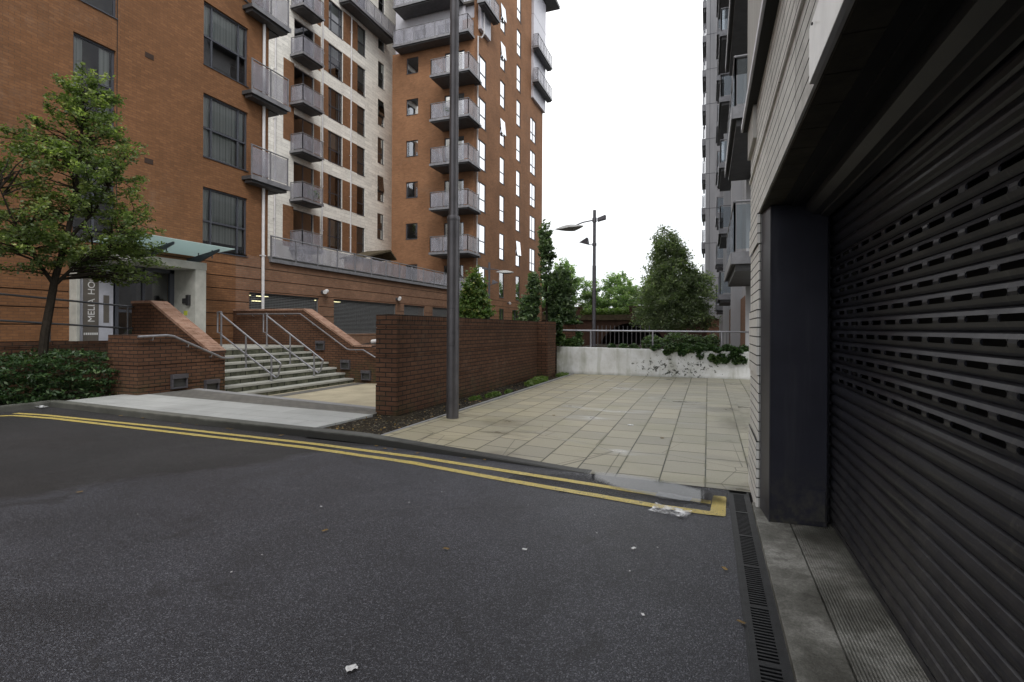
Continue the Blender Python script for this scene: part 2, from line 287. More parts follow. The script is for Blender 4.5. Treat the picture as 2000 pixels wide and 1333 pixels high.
def leafmat(name, a, b, c, trans=.35):
    t = NT(name); at = t.n('Attribute'); at.attribute_name = 'shade'
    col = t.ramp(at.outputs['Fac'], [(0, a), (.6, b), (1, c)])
    p = t.bsdf(col, .42, 0, .45); tr = t.n('BsdfTranslucent'); t.l(t.mix(1, col, (1.2, 1.5, .6), 'MULTIPLY'), tr.inputs[0])
    mx = t.n('MixShader'); mx.inputs[0].default_value = trans; t.l(p, mx.inputs[1]); t.l(tr.outputs[0], mx.inputs[2])
    M[name] = t.done(mx.outputs[0])
leafmat('leaf_green', (.058, .085, .034), (.16, .21, .078), (.47, .52, .19), .48)
leafmat('leaf_hedge', (.018, .040, .017), (.042, .085, .032), (.15, .22, .08), .25)
leafmat('leaf_birch', (.11, .14, .09), (.235, .285, .17), (.46, .52, .31), .48)
leafmat('leaf_dark', (.08, .12, .07), (.16, .225, .12), (.33, .40, .22), .42)
leafmat('leaf_bush', (.06, .11, .03), (.13, .20, .06), (.34, .32, .10))
leafmat('leaf_far', (.16, .23, .13), (.27, .36, .19), (.45, .52, .26), .5)  # paler leaf colour carries the backlit bloom and haze of the far trees
leafmat('leaf_ivy', (.025, .055, .02), (.06, .11, .035), (.18, .24, .08), .25)
leafmat('leaf_grass', (.08, .13, .03), (.14, .21, .05), (.25, .30, .10))
t = NT('window_glass'); lw = t.n('LayerWeight'); lw.inputs[0].default_value = .5
fr = t.n('Fresnel'); fr.inputs[0].default_value = 1.7
gl = t.n('BsdfGlossy'); gl.inputs['Roughness'].default_value = .02; gl.inputs['Color'].default_value = (.9, .92, .95, 1)
tr = t.n('BsdfTransparent'); tr.inputs[0].default_value = (.84, .87, .87, 1)
mx = t.n('MixShader'); t.l(t.math('MULTIPLY', fr.outputs[0], 2.3, clamp=True), mx.inputs[0]); t.l(tr.outputs[0], mx.inputs[1]); t.l(gl.outputs[0], mx.inputs[2])
M['window_glass'] = t.done(mx.outputs[0])
t = NT('mirror_glass'); p = t.bsdf((.80, .82, .86), .03, .93)
M['mirror_glass'] = t.done(p)
t = NT('frosted_panel'); n = t.noise(2.5, 5, .6, vec=t.scaled((1, 1, .4))); p = t.bsdf(t.ramp(n, [(.3, (.24, .24, .28)), (.7, (.42, .42, .48))]), .25, 0, .6)
tr = t.n('BsdfTransparent'); mx = t.n('MixShader'); mx.inputs[0].default_value = .48; t.l(tr.outputs[0], mx.inputs[1]); t.l(p, mx.inputs[2]); M['frosted_panel'] = t.done(mx.outputs[0])
t = NT('clear_panel'); gl = t.n('BsdfGlossy'); gl.inputs['Roughness'].default_value = .05; gl.inputs['Color'].default_value = (.8, .85, .9, 1); tr = t.n('BsdfTransparent'); tr.inputs[0].default_value = (.8, .85, .88, 1)
mx = t.n('MixShader'); mx.inputs[0].default_value = .16; t.l(tr.outputs[0], mx.inputs[1]); t.l(gl.outputs[0], mx.inputs[2]); M['clear_panel'] = t.done(mx.outputs[0])
t = NT('canopy_glass'); p = t.bsdf((.72, .84, .84), .2, 0, .6); tr = t.n('BsdfTranslucent'); tr.inputs[0].default_value = (.72, .84, .84, 1)
mx = t.n('MixShader'); mx.inputs[0].default_value = .55; t.l(p, mx.inputs[1]); t.l(tr.outputs[0], mx.inputs[2]); M['canopy_glass'] = t.done(mx.outputs[0])
t = NT('blind_fabric'); sp = t.n('SeparateXYZ'); t.l(t.P(), sp.inputs[0]); w = t.math('SINE', t.math('MULTIPLY', t.math('ADD', sp.outputs[0], sp.outputs[1]), 55))
M['blind_fabric'] = t.done(t.bsdf(t.mix(t.mr(w, -1, 1), (.68, .71, .68), (.85, .87, .83)), .9))
for nm, c, s_ in (('strip_lamp', (1, .93, .5), 1.6), ('warm_lamp', (1, .85, .55), 4)):
    t = NT(nm); e = t.n('Emission'); e.inputs[0].default_value = (*c, 1); e.inputs[1].default_value = s_; M[nm] = t.done(e.outputs[0])
t = NT('plastic_film'); p = t.bsdf((.75, .76, .78), .2, 0, .8); tr = t.n('BsdfTransparent'); mx = t.n('MixShader')
t.l(t.mr(t.noise(14, 4, .6), .42, .6, .15, .95), mx.inputs[0]); t.l(tr.outputs[0], mx.inputs[1]); t.l(p, mx.inputs[2]); M['plastic_film'] = t.done(mx.outputs[0])

# ---------------------------------------------------------------- mesh helpers
ORG = {}
def tagp(o, label=None, cat=None, group=None, kind=None):
    if label: o['label'] = label
    if cat: o['category'] = cat
    if group: o['group'] = group
    if kind: o['kind'] = kind
    return o
def thing(name, loc, label, cat, group=None):
    o = bpy.data.objects.new(name, None); COL.objects.link(o); o.location = loc; o.empty_display_size = .2
    ORG[o] = Vector(loc); return tagp(o, label, cat, group)
class MB:
    def __init__(s): s.v = []; s.f = []; s.mi = []
    def quad(s, a, b, c, d, mi=0):
        n = len(s.v); s.v += [a, b, c, d]; s.f.append((n, n + 1, n + 2, n + 3)); s.mi.append(mi)
    def poly(s, pts, mi=0):
        n = len(s.v); s.v += list(pts); s.f.append(tuple(range(n, n + len(pts)))); s.mi.append(mi)
    def hexa(s, p, mi=0):
        n = len(s.v); s.v += list(p)
        for f in ((3, 2, 1, 0), (4, 5, 6, 7), (0, 1, 5, 4), (1, 2, 6, 5), (2, 3, 7, 6), (3, 0, 4, 7)):
            s.f.append(tuple(n + i for i in f)); s.mi.append(mi)
    def box(s, x0, x1, y0, y1, z0, z1, mi=0):
        x0, x1 = sorted((x0, x1)); y0, y1 = sorted((y0, y1)); z0, z1 = sorted((z0, z1))
        s.hexa([(x0, y0, z0), (x1, y0, z0), (x1, y1, z0), (x0, y1, z0), (x0, y0, z1), (x1, y0, z1), (x1, y1, z1), (x0, y1, z1)], mi)
    def prism(s, pts, axis, a, b, mi=0):      # pts 2d polygon, extruded along axis
        def m(p, w): return {'x': (w, p[0], p[1]), 'y': (p[0], w, p[1]), 'z': (p[0], p[1], w)}[axis]
        n = len(s.v); k = len(pts); s.v += [m(p, a) for p in pts] + [m(p, b) for p in pts]
        s.f.append(tuple(n + i for i in range(k))[::-1]); s.f.append(tuple(n + k + i for i in range(k))); s.mi += [mi, mi]
        for i in range(k):
            j = (i + 1) % k; s.f.append((n + i, n + j, n + k + j, n + k + i)); s.mi.append(mi)
    def tube(s, pts, r, seg=10, mi=0, r1=None, cap=True):
        pts = [Vector(p) for p in pts]; k = len(pts); n = len(s.v)
        rs = r if isinstance(r, (list, tuple)) else [r + ((r1 - r) * i / (k - 1) if r1 is not None else 0) for i in range(k)]
        up = Vector((0, 0, 1)); prev = None
        for i, p in enumerate(pts):
            d = (pts[min(i + 1, k - 1)] - pts[max(i - 1, 0)]).normalized()
            if prev is None: a = d.cross(up if abs(d.z) < .95 else Vector((1, 0, 0))).normalized()
            else: a = (prev - d * prev.dot(d)).normalized()
            prev = a; b = d.cross(a)
            for j in range(seg):
                q = 2 * math.pi * j / seg; s.v.append(tuple(p + (a * math.cos(q) + b * math.sin(q)) * rs[i]))
        for i in range(k - 1):
            for j in range(seg):
                j2 = (j + 1) % seg; s.f.append((n + i * seg + j, n + i * seg + j2, n + (i + 1) * seg + j2, n + (i + 1) * seg + j)); s.mi.append(mi)
        if cap: s.f.append(tuple(n + j for j in range(seg))[::-1]); s.f.append(tuple(n + (k - 1) * seg + j for j in range(seg))); s.mi += [mi, mi]
    def build(s, name, mats, parent=None, smooth=False, recalc=True, bevel=0):
        if isinstance(mats, str): mats = [mats]
        root = parent; 
        while root is not None and root not in ORG: root = root.parent
        o0 = ORG[root] if root else Vector((0, 0, 0))
        me = bpy.data.meshes.new(name); me.from_pydata([(v[0] - o0.x, v[1] - o0.y, v[2] - o0.z) for v in s.v], [], s.f)
        for m in mats: me.materials.append(M[m])
        if len(mats) > 1: me.polygons.foreach_set('material_index', s.mi)
        if smooth: me.polygons.foreach_set('use_smooth', [True] * len(me.polygons))
        if recalc:
            import bmesh
            b = bmesh.new(); b.from_mesh(me); bmesh.ops.recalc_face_normals(b, faces=b.faces); b.to_mesh(me); b.free()
        me.update(); o = bpy.data.objects.new(name, me); COL.objects.link(o)
        if parent: o.parent = parent
        if smooth and not bevel:
            try: me.set_sharp_from_angle(angle=R(40))
            except Exception: pass
        if bevel:
            md = o.modifiers.new('b', 'BEVEL'); md.width = bevel; md.segments = 2; md.limit_method = 'ANGLE'
        return o
def solo(mb, name, mats, label, cat, group=None, **kw):
    return tagp(mb.build(name, mats, None, **kw), label, cat, group)
def copy_tree(o, parent=None):
    c = o.copy(); COL.objects.link(c)
    if parent: c.parent = parent
    for ch in list(o.children): copy_tree(ch, c)
    return c

def facade(mb, ax, c, u0, u1, z0, z1, ops, depth=.14, grooves=(), gd=.02, mi=0, rmi=0, gh=.018, gmi=None):
    """outward normal +X for ax 'x' (u = Y), -Y for 'y' (u = X), -X for 'nx'"""
    sg = {'x': 1, 'y': -1, 'nx': -1}[ax]
    def pt(u, z, d=0): return (c - sg * d, u, z) if ax != 'y' else (u, c - sg * d, z)
    us = sorted({u0, u1} | {o[0] for o in ops} | {o[1] for o in ops}); us = [u for u in us if u0 - 1e-6 <= u <= u1 + 1e-6]
    gz = []
    for g in grooves: gz += [g, g + gh]
    zs = sorted({z0, z1} | {o[2] for o in ops} | {o[3] for o in ops} | set(g for g in gz if z0 < g < z1)); zs = [z for z in zs if z0 - 1e-6 <= z <= z1 + 1e-6]
    for i in range(len(us) - 1):
        for j in range(len(zs) - 1):
            a, b, lo, hi = us[i], us[i + 1], zs[j], zs[j + 1]; cu, cz = (a + b) / 2, (lo + hi) / 2
            if b - a < 1e-6 or hi - lo < 1e-6: continue
            if any(o[0] < cu < o[1] and o[2] < cz < o[3] for o in ops): continue
            g = any(q < cz < q + gh for q in grooves); d = gd if g else 0; m_ = gmi if g and gmi is not None else mi
            mb.quad(pt(a, lo, d), pt(b, lo, d), pt(b, hi, d), pt(a, hi, d), m_)
            if g:
                mb.quad(pt(a, lo, 0), pt(b, lo, 0), pt(b, lo, d), pt(a, lo, d), m_); mb.quad(pt(a, hi, 0), pt(b, hi, 0), pt(b, hi, d), pt(a, hi, d), m_)
    for (a, b, lo, hi) in ops:
        mb.quad(pt(a, lo), pt(b, lo), pt(b, lo, depth), pt(a, lo, depth), rmi); mb.quad(pt(a, hi), pt(b, hi), pt(b, hi, depth), pt(a, hi, depth), rmi)
        mb.quad(pt(a, lo), pt(a, hi), pt(a, hi, depth), pt(a, lo, depth), rmi); mb.quad(pt(b, lo), pt(b, hi), pt(b, hi, depth), pt(b, lo, depth), rmi)

def window(parent, ax, c, a, b, lo, hi, cols=(), rows=(), blind=0, glass='window_glass', fw=.05, rec=.07, tilt=0, sill=True, label=None):
    sg = {'x': 1, 'y': -1, 'nx': -1}[ax]
    def bx(mb, u0, u1, z0, z1, d0, d1, mi=0):
        if ax != 'y': mb.box(c - sg * d0, c - sg * d1, u0, u1, z0, z1, mi)
        else: mb.box(u0, u1, c - sg * d0, c - sg * d1, z0, z1, mi)
    m = MB(); d0, d1 = rec, rec + .06
    bx(m, a, a + fw, lo, hi, d0, d1); bx(m, b - fw, b, lo, hi, d0, d1)
    bx(m, a + fw, b - fw, lo, lo + fw, d0, d1); bx(m, a + fw, b - fw, hi - fw, hi, d0, d1)
    W_, H_ = b - a, hi - lo
    for q in cols: bx(m, a + W_ * q - fw * .55, a + W_ * q + fw * .55, lo + fw, hi - fw, d0 + .003, d1 - .003)
    for q in rows: bx(m, a + fw, b - fw, lo + H_ * q - fw * .6, lo + H_ * q + fw * .6, d0 - .003, d1 - .006)
    if sill: bx(m, a - .01, b + .01, lo - .03, lo - .002, -.03, d0 + .01)
    w = m.build('window', 'frame_grey', parent)
    if label: w['label'] = label
    g = MB(); pd = c - sg * (d0 + .03); ua, ub, za, zb = a + fw * .9, b - fw * .9, lo + fw * .9, hi - fw * .9
    if ax == 'x': g.quad((pd, ua, za), (pd, ub, za), (pd, ub, zb), (pd, ua, zb))
    elif ax == 'nx': g.quad((pd, ub, za), (pd, ua, za), (pd, ua, zb), (pd, ub, zb))
    else: g.quad((ub, c - sg * (d0 + .03), za), (ua, c - sg * (d0 + .03), za), (ua, c - sg * (d0 + .03), zb), (ub, c - sg * (d0 + .03), zb))
    g.build('pane', glass, w, recalc=False)
    if tilt:       # top-hung casement pushed open
        q = MB(); zt, zb = hi - .03, lo + H_ * rows[0] + .04; dx = tilt
        def P(u, z, d): return (c - sg * d, u, z) if ax != 'y' else (u, c - sg * d, z)
        q.hexa([P(a + .03, zb, d0 - dx), P(b - .03, zb, d0 - dx), P(b - .03, zb, d0 - dx - .03), P(a + .03, zb, d0 - dx - .03),
                P(a + .03, zt, d0 - .005), P(b - .03, zt, d0 - .005), P(b - .03, zt, d0 - .035), P(a + .03, zt, d0 - .035)]); q.build('casement', glass, w)
    if blind:
        q = MB(); n = 14; st_ = random.choice((0, 0, 1, 2)) if W_ < 1.7 else 0
        z0 = lo + fw if (blind >= 1 or st_ == 1) else hi - fw - (H_ - 2 * fw) * blind
        us = [a + fw + (W_ - 2 * fw) * i / n for i in range(n + 1)]
        for i in range(n):
            if st_ == 1 and 3 < i < 10: continue
            u0, u1 = us[i], us[i + 1] - (.004 if st_ != 2 else -.001)
            bx(q, u0, u1, z0, hi - fw, d1 + .06 + (.012 * (i % 2) if st_ != 2 else 0), d1 + .07 + (.012 * (i % 2) if st_ != 2 else 0))
        q.build('blind', 'blind_fabric', w)
    return w

def balcony(parent, x0, x1, y0, y1, z, sides, rail=1.08, th=.26, npan=3, panel='frosted_panel', posts=True):
    """slab top at z; sides: string of open sides among 'x' (+X) 'n' (-X) 'y' (-Y) 'Y' (+Y)"""
    m = MB(); m.box(x0, x1, y0, y1, z - th * .55, z); m.box(x0 + .07, x1 - .07, y0 + .07, y1 - .07, z - th, z - th * .55)
    b = m.build('balcony', 'balcony_steel', parent)
    e = MB()
    for s_ in sides:
        if s_ == 'x': e.box(x1 + .002, x1 + .03, y0 - .02, y1 + .02, z - th * .62, z + .03)
        if s_ == 'n': e.box(x0 - .03, x0 - .002, y0 - .02, y1 + .02, z - th * .62, z + .03)
        if s_ == 'y': e.box(x0, x1, y0 - .03, y0 - .002, z - th * .62, z + .03)
        if s_ == 'Y': e.box(x0, x1, y1 + .002, y1 + .03, z - th * .62, z + .03)
    e.build('edge_beam', 'balcony_edge', b)
    r_ = MB(); p = MB()
    def run(ax, c, a, bb):
        n = max(1, round((bb - a) / .85))
        for i in range(n + 1):
            u = a + (bb - a) * i / n
            if ax == 'x': r_.box(c - .02, c + .02, u - .02, u + .02, z + .03, z + rail)
            else: r_.box(u - .02, u + .02, c - .02, c + .02, z + .03, z + rail)
        if ax == 'x': r_.tube([(c, a - .03, z + rail + .015), (c, bb + .03, z + rail + .015)], .026, 8)
        else: r_.tube([(a - .03, c, z + rail + .015), (bb + .03, c, z + rail + .015)], .026, 8)
        for i in range(n):
            u0, u1 = a + (bb - a) * i / n + .035, a + (bb - a) * (i + 1) / n - .035
            if ax == 'x': p.box(c - .006, c + .006, u0, u1, z + .1, z + rail - .05)
            else: p.box(u0, u1, c - .006, c + .006, z + .1, z + rail - .05)
    i_ = .05
    for s_ in sides:
        if s_ == 'x': run('x', x1 - i_, y0 + i_, y1 - i_)
        if s_ == 'n': run('x', x0 + i_, y0 + i_, y1 - i_)
        if s_ == 'y': run('y', y0 + i_, x0 + i_, x1 - i_)
        if s_ == 'Y': run('y', y1 - i_, x0 + i_, x1 - i_)
    rl = r_.build('railing', 'balcony_edge', b); p.build('panel', panel, b)
    return b

# ---------------------------------------------------------------- setting: ground, road, paving
m = MB(); m.quad((-900, -900, -.32), (900, -900, -.32), (900, 1300, -.32), (-900, 1300, -.32))
tagp(m.build('ground', 'far_ground'), kind='structure')

KY = [(-11.02, 5.62), (-10.5, 5.60), (-8.12, 5.47), (-5.89, 5.39), (-4.15, 5.33), (-2.96, 5.22), (-1.98, 5.14), (-1.21, 5.06), (.34, 5.02), (.60, 5.02)]
def ky(x):
    for (xa, ya), (xb, yb) in zip(KY, KY[1:]):
        if x <= xb: return ya + (yb - ya) * (x - xa) / (xb - xa)
    return KY[-1][1]
m = MB(); xs = [k[0] for k in KY if k[0] <= .17]
m.poly([(-11.02, -9, 0)] + [(.17, -9, 0)] + [(.17, ky(.17), 0)] + [(x, ky(x), 0) for x in reversed(xs)])
m.box(-11.02, .17, -9, -8.99, -.3, -.001)
m.quad((-11.02, -9, -.002), (.17, -9, -.002), (.17, -9, -.3), (-11.02, -9, -.3))
tagp(m.build('road', 'asphalt', recalc=False), kind='structure')

def lerp(a, b, f): f = max(0, min(1, f)); return a + (b - a) * f
def pave_z(x, y):
    front = lerp(.10, .004, (x + 4.0) / 2.8); back = lerp(.055, .085, (x + 4.4) / 5)
    return lerp(front, back, (y - 5.15) / 4.2)
m = MB(); NX, NY = 36, 40; x0, x1 = -3.86, .50
grid = []
for i in range(NX + 1):
    x = x0 + (x1 - x0) * i / NX; ys0 = ky(x) + lerp(.125, -.004, (x + 1.25) / .2)
    grid.append([(x, ys0 + (15.5 - ys0) * j / NY) for j in range(NY + 1)])
for i in range(NX):
    for j in range(NY):
        q = [grid[i][j], grid[i + 1][j], grid[i + 1][j + 1], grid[i][j + 1]]; m.quad(*[(a, b, pave_z(a, b)) for a, b in q])
m.poly([(-1.3, ky(-1.3) + .10, .003), (-1.1, ky(-1.1) + .001, .003), (-.9, ky(-.9) + .001, .003), (-.9, 5.4, .003), (-1.3, 5.4, .003)])
m.quad((.5, 5.3, .02), (1.2, 5.3, .02), (1.2, 15.5, .085), (.5, 15.5, .085))
tagp(m.build('paving', 'paving', recalc=False), kind='structure')

# kerb: real step with rounded top
m = MB(); xk = -11.02; st = []
while xk < -1.15: st.append(xk); xk += .28
st.append(-1.1)
for a, b in zip(st, st[1:]):
    def sec(x):
        y = ky(x); z = max(.004, lerp(.105, .006, (x + 4.0) / 2.8)); 
        return [(x, y, -.05), (x, y, z - .012), (x, y + .012, z), (x, y + .13, z + .002), (x, y + .13, -.05)]
    A, B = sec(a), sec(b)
    for k in range(4): m.quad(A[k], B[k], B[k + 1], A[k + 1])
# return toward the camera along the hedge bed
for (ya, yb) in [(5.62 - .9 * i, 5.62 - .9 * (i + 1) + .006) for i in range(15)]:
    m.box(-11.16, -11.02, yb, ya, -.05, .105)
m.prism([(-11.02, 5.62), (-11.02, 5.75), (-11.16, 5.75), (-11.16, 5.62)], 'z', -.05, .105)
kb = m.build('kerb', 'kerb_stone', recalc=True); tagp(kb, kind='structure')

# double yellow lines
def strip(c, w, z=.004):
    m = MB(); L = []; Rr = []
    pts = [Vector((*p, 0)) for p in c]
    dense = []
    for a, b in zip(pts, pts[1:]):
        k = max(1, int((b - a).length / .12)); dense += [a.lerp(b, i / k) for i in range(k)]
    dense.append(pts[-1])
    for i, p in enumerate(dense):
        d = (dense[min(i + 1, len(dense) - 1)] - dense[max(i - 1, 0)]).normalized(); n = Vector((-d.y, d.x, 0)); j = RNG.normal(0, .0022, 2)
        L.append(tuple(p + n * (w / 2 + j[0]) + Vector((0, 0, z)))); Rr.append(tuple(p - n * (w / 2 + j[1]) + Vector((0, 0, z))))
    for i in range(len(dense) - 1): m.quad(L[i], L[i + 1], Rr[i + 1], Rr[i])
    return m
arc = lambda cx, cy, r, a0, a1, n=10: [(cx + r * math.cos(R(a0 + (a1 - a0) * i / n)), cy + r * math.sin(R(a0 + (a1 - a0) * i / n))) for i in range(n + 1)]
outer = [(-10.72, -8.9), (-10.72, 4.1)] + arc(-10.3, 4.45, .42, 180, 100, 8) + [(-9.6, 4.93), (-7.2, 4.90), (-4.55, 4.88), (-3.0, 4.76), (-1.8, 4.55), (-.4, 4.345), (.03, 4.33)]
inner = [(-10.72 + .0, 4.98), (-10.1, 5.06), (-7.3, 5.10), (-4.6, 5.07), (-3.0, 4.98), (-1.85, 4.83), (-.42, 4.645), (.03, 4.60)]
m1 = strip(outer, .092); m2 = strip(inner, .088); m1.v, m1.f, m1.mi = m1.v, m1.f, m1.mi
off = len(m1.v); m1.v += m2.v; m1.f += [tuple(i + off for i in f) for f in m2.f]; m1.mi += m2.mi
q_ = [(.02, 4.285), (.118, 4.29), (.132, 4.30), (.137, 4.36), (.141, 4.5), (.150, 4.66), (.153, 4.77), (.143, 4.80), (.06, 4.795), (.046, 4.78), (.036, 4.6), (.024, 4.4)]
m1.poly([(a_, b_, .0055) for a_, b_ in q_])
solo(m1, 'road_marking', 'yellow_paint', 'worn pair of parallel yellow lines painted on the road along the kerb', 'road marking', recalc=False)

# puddle
m = MB(); c0 = Vector((-.45, 4.79)); pts = []
prof = [(-1.35, 5.12), (-1.2, 4.75), (-.85, 4.55), (-.5, 4.42), (-.2, 4.36), (.02, 4.36), (.16, 4.42), (.165, 4.9), (.12, 5.22), (-.4, 5.25), (-.9, 5.25)]
pp = []
for i in range(len(prof)):
    a, b = prof[i], prof[(i + 1) % len(prof)]
    for k in range(5):
        f = k / 5; j = RNG.normal(0, .007, 2); pp.append((a[0] + (b[0] - a[0]) * f + j[0], a[1] + (b[1] - a[1]) * f + j[1], .0125))
m.poly(pp); solo(m, 'puddle', 'puddle', 'shallow rain puddle over the end of the yellow lines beside the drain', 'puddle', recalc=False)
m = MB(); m.poly([(-.42, 4.60, .0085), (-.35, 4.59, .0085), (-.27, 4.565, .0085), (-.14, 4.55, .0085), (-.125, 4.60, .0085), (-.12, 4.67, .0085), (-.2, 4.675, .0085), (-.29, 4.705, .0085), (-.40, 4.715, .0085), (-.415, 4.66, .0085)]); 
solo(m, 'paper_sheet', 'wet_paper', 'wet white rectangular sheet of paper lying in the puddle', 'paper', recalc=False)

# granite pad in front of the stairs, dark sett band and trim
m = MB(); m.poly([(-10.86, 5.735, .1), (-4.95, 5.48, .1), (-4.86, 6.66, .1), (-10.44, 6.96, .1), (-10.86, 6.96, .1)])
m.poly([(-4.95, 5.48, .1), (-4.86, 6.66, .1), (-4.86, 6.66, -.1), (-4.95, 5.48, -.1)])
tagp(m.build('granite_pavement', 'granite', recalc=False), kind='structure')
m = MB(); m.poly([(-10.44, 6.96, .1), (-4.86, 6.66, .1), (-4.92, 7.1, .1), (-10.44, 7.85, .1)])
m.prism([(-10.44, 6.97), (-10.44, 7.84), (-4.93, 7.09), (-4.87, 6.67)], 'z', -.3, .097)
tagp(m.build('sett_pavement', 'setts', recalc=False), kind='structure')
m = MB(); m.prism([(-10.44, 7.85), (-4.92, 7.10), (-4.92, 7.27), (-10.44, 8.05)], 'z', -.3, .102)
tagp(m.build('stone_edging', 'trim_stone'), kind='structure')
m = MB(); m.quad((-10.9, 7.0, -.28), (-4.7, 7.0, -.28), (-4.7, 13.9, -.28), (-10.9, 13.9, -.28)); m.quad((-10.3, 7.6, -.276), (-9.9, 7.6, -.276), (-9.9, 13.3, -.276), (-10.3, 13.3, -.276), 1)
tagp(m.build('gravel_court', ['gravel', 'setts'], recalc=False), kind='structure')
# soil bed
m = MB(); n = 30
def sz(x, y): return lerp(.075, .05, (y - 6) / 8) + .018 * math.sin(x * 9 + y * 3) * math.sin(y * 5.3)
for i in range(8):
    for j in range(60):
        def pt(i, j):
            y = 5.40 + (15.45 - 5.40) * j / 60; xl = -4.93 if y < 6.75 else -4.50; x = xl + (-3.87 - xl) * i / 8
            yy = max(y, ky(x) + .13); return (x, yy, sz(x, yy) if 0 < i < 8 else .07)
        m.quad(pt(i, j), pt(i + 1, j), pt(i + 1, j + 1), pt(i, j + 1))
m.quad((-4.93, 5.3, .0), (-3.87, 5.3, .0), (-3.87, 15.4, .0), (-4.93, 15.4, .0))
tagp(m.build('soil_bed', 'soil', recalc=False), kind='structure')
m = MB(); m.box(-3.875, -3.835, 5.36, 15.4, -.1, .094); tagp(m.build('bed_edging', 'trim_stone'), kind='structure')
# hedge bed soil, road-side kerb back; raised bed behind planter
m = MB(); m.box(-13.0, -11.16, -9, 6.9, -.3, .07); tagp(m.build('hedge_soil', 'soil'), kind='structure')
m = MB(); m.box(-4.6, 1.3, 15.72, 22.5, -.3, .78); tagp(m.build('planter_soil', 'soil'), kind='structure')

# ---------------------------------------------------------------- drain and concrete apron
m = MB(); m.box(.17, .34, -9, 5.0, -.3, -.16); m.box(.17, .185, -9, 5.0, -.16, .004); m.box(.325, .34, -9, 5.0, -.16, .004)
y = -2.0
dr = thing('drain_channel', (.255, 2, 0), 'long cast iron slotted drain channel between the road and the concrete apron', 'drain')
m.build('channel', 'drain_iron', dr)
m = MB(); m.box(.185, .212, -9, 4.93, -.02, .006); m.box(.298, .325, -9, 4.93, -.02, .006)
while y < 4.9:
    if int(round((y + 2) / .026)) % 19 == 0: m.box(.212, .298, y - .004, y + .026, -.02, .007)
    else: m.box(.212, .298, y, y + .0115, -.02, .004)
    y += .026
m.box(.212, .298, -9, -2.0, -.02, .004); m.box(.185, .325, 4.905, 4.93, -.02, .0065)
m.build('grating', 'drain_iron', dr)
m = MB(); m.box(.34, .563, -9, 4.62, -.3, .042); m.box(.572, .90, -9, 4.62, -.3, .040); m.box(.563, .572, -9, 4.62, -.3, .022)
tagp(m.build('concrete_apron', 'concrete', bevel=.006), kind='structure')

# ---------------------------------------------------------------- right building with roller shutter
rb = thing('garage_building', (.4, 3, 0), 'pale brick building on the right with a dark roller shutter under a deep lintel', 'building')
m = MB(); CH = .075
gro = [.04 + CH * i for i in range(1, 31)]
for blk in range(5):
    za, zb = (.04 + CH * 7 * blk if blk else 0), min(2.38, .04 + CH * 7 * (blk + 1)); cc = .362 if blk % 2 == 0 else .374
    gg = [q for q in gro if za < q < zb - .02] + [zb - .0095]
    facade(m, 'nx', cc, 4.50, 5.33, za, zb, [], grooves=gg, gd=.006, gh=.009, gmi=1)
    facade(m, 'y', 4.50, cc, .47, za, zb, [], grooves=gg, gd=.010, gh=.009, gmi=1)
gr2 = [2.38 + CH * i for i in range(1, 13) if i != 6] 
facade(m, 'nx', .37, -9, 5.33, 2.38, 3.36, [], grooves=gr2, gd=.005, gh=.008, gmi=1)
m.quad((.37, -9, 2.38), (.37, 4.5, 2.38), (.382, 4.5, 2.38), (.382, -9, 2.38))
m.box(.356, .37, -9, 5.335, 2.822, 2.842)
m.box(.40, 9, 5.0, 5.33, -.3, 3.36); m.box(.385, .9, 4.52, 5.33, -.3, 2.38)
m.box(.50, 9, -9, -3.2, -.3, 3.3)  # block added out of view to stop light leaking in behind the shutter
m.build('wall', ['white_brick', 'mortar_dark'], rb, recalc=False)
m = MB(); m.box(.383, .50, -9, 4.60, 2.375, 3.3)
for i in range(48): m.box(.384, .50, 4.55 - .27 * i, 4.55 - .27 * i + .262, 2.366, 2.376)
m.build('lintel', 'lintel_stone', rb)
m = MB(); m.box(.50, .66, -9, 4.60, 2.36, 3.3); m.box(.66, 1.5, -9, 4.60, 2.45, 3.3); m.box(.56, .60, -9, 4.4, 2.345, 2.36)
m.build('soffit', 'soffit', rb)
# column
m = MB(); m.prism([(.425, 4.19), (.80, 4.215), (.80, 4.6), (.425, 4.6)], 'z', .04, 2.365)
c_ = m.build('column', 'dark_column', rb, bevel=.006)
m = MB(); m.prism([(.388, 4.51), (.423, 4.185), (.431, 4.186), (.431, 4.51)], 'z', .04, 2.36); m.build('column_cladding', 'column_edge', c_)
m = MB(); m.box(.62, .785, 4.204, 4.215, .08, .30); m.build('access_plate', 'dark_column', c_)
# upper render wall
m = MB()
facade(m, 'nx', .335, -9, 5.30, 3.40, 14, [(2.5, 4.12, 4.0, 6.0), (2.5, 4.12, 7.1, 9.1)], .1)
m.box(.36, 9, 4.9, 5.30, 3.2, 14); m.box(.342, .42, 4.7, 5.32, 3.05, 3.36); m.box(.345, 6, -9, 5.3, 13.9, 14.1)
m.build('upper_wall', 'render_grey', rb)
for zz in (4.0, 7.1): window(rb, 'nx', .335, 2.5, 4.12, zz, zz + 2, (.5,), (), glass='mirror_glass')
m = MB(); m.prism([(.335, 3.40), (.285, 3.385), (.285, 3.335), (.30, 3.335), (.372, 3.36), (.372, 3.40)], 'y', -9, 5.36)
fl = m.build('flashing', 'cladding_white', rb)
m = MB(); m.box(.302, .37, -9, 5.34, 3.325, 3.336); m.build('drip_strip', 'dark_interior', fl)
m = MB(); m.box(.350, .3695, -6, 2.2, 2.374, 2.585)
for y in (2.1, 1.2, .3): m.tube([(.340, y, 2.55), (.346, y, 2.55)], .006, 8, 1)
m.build('fascia_board', ['white_board', 'dark_plastic'], rb, bevel=.003)
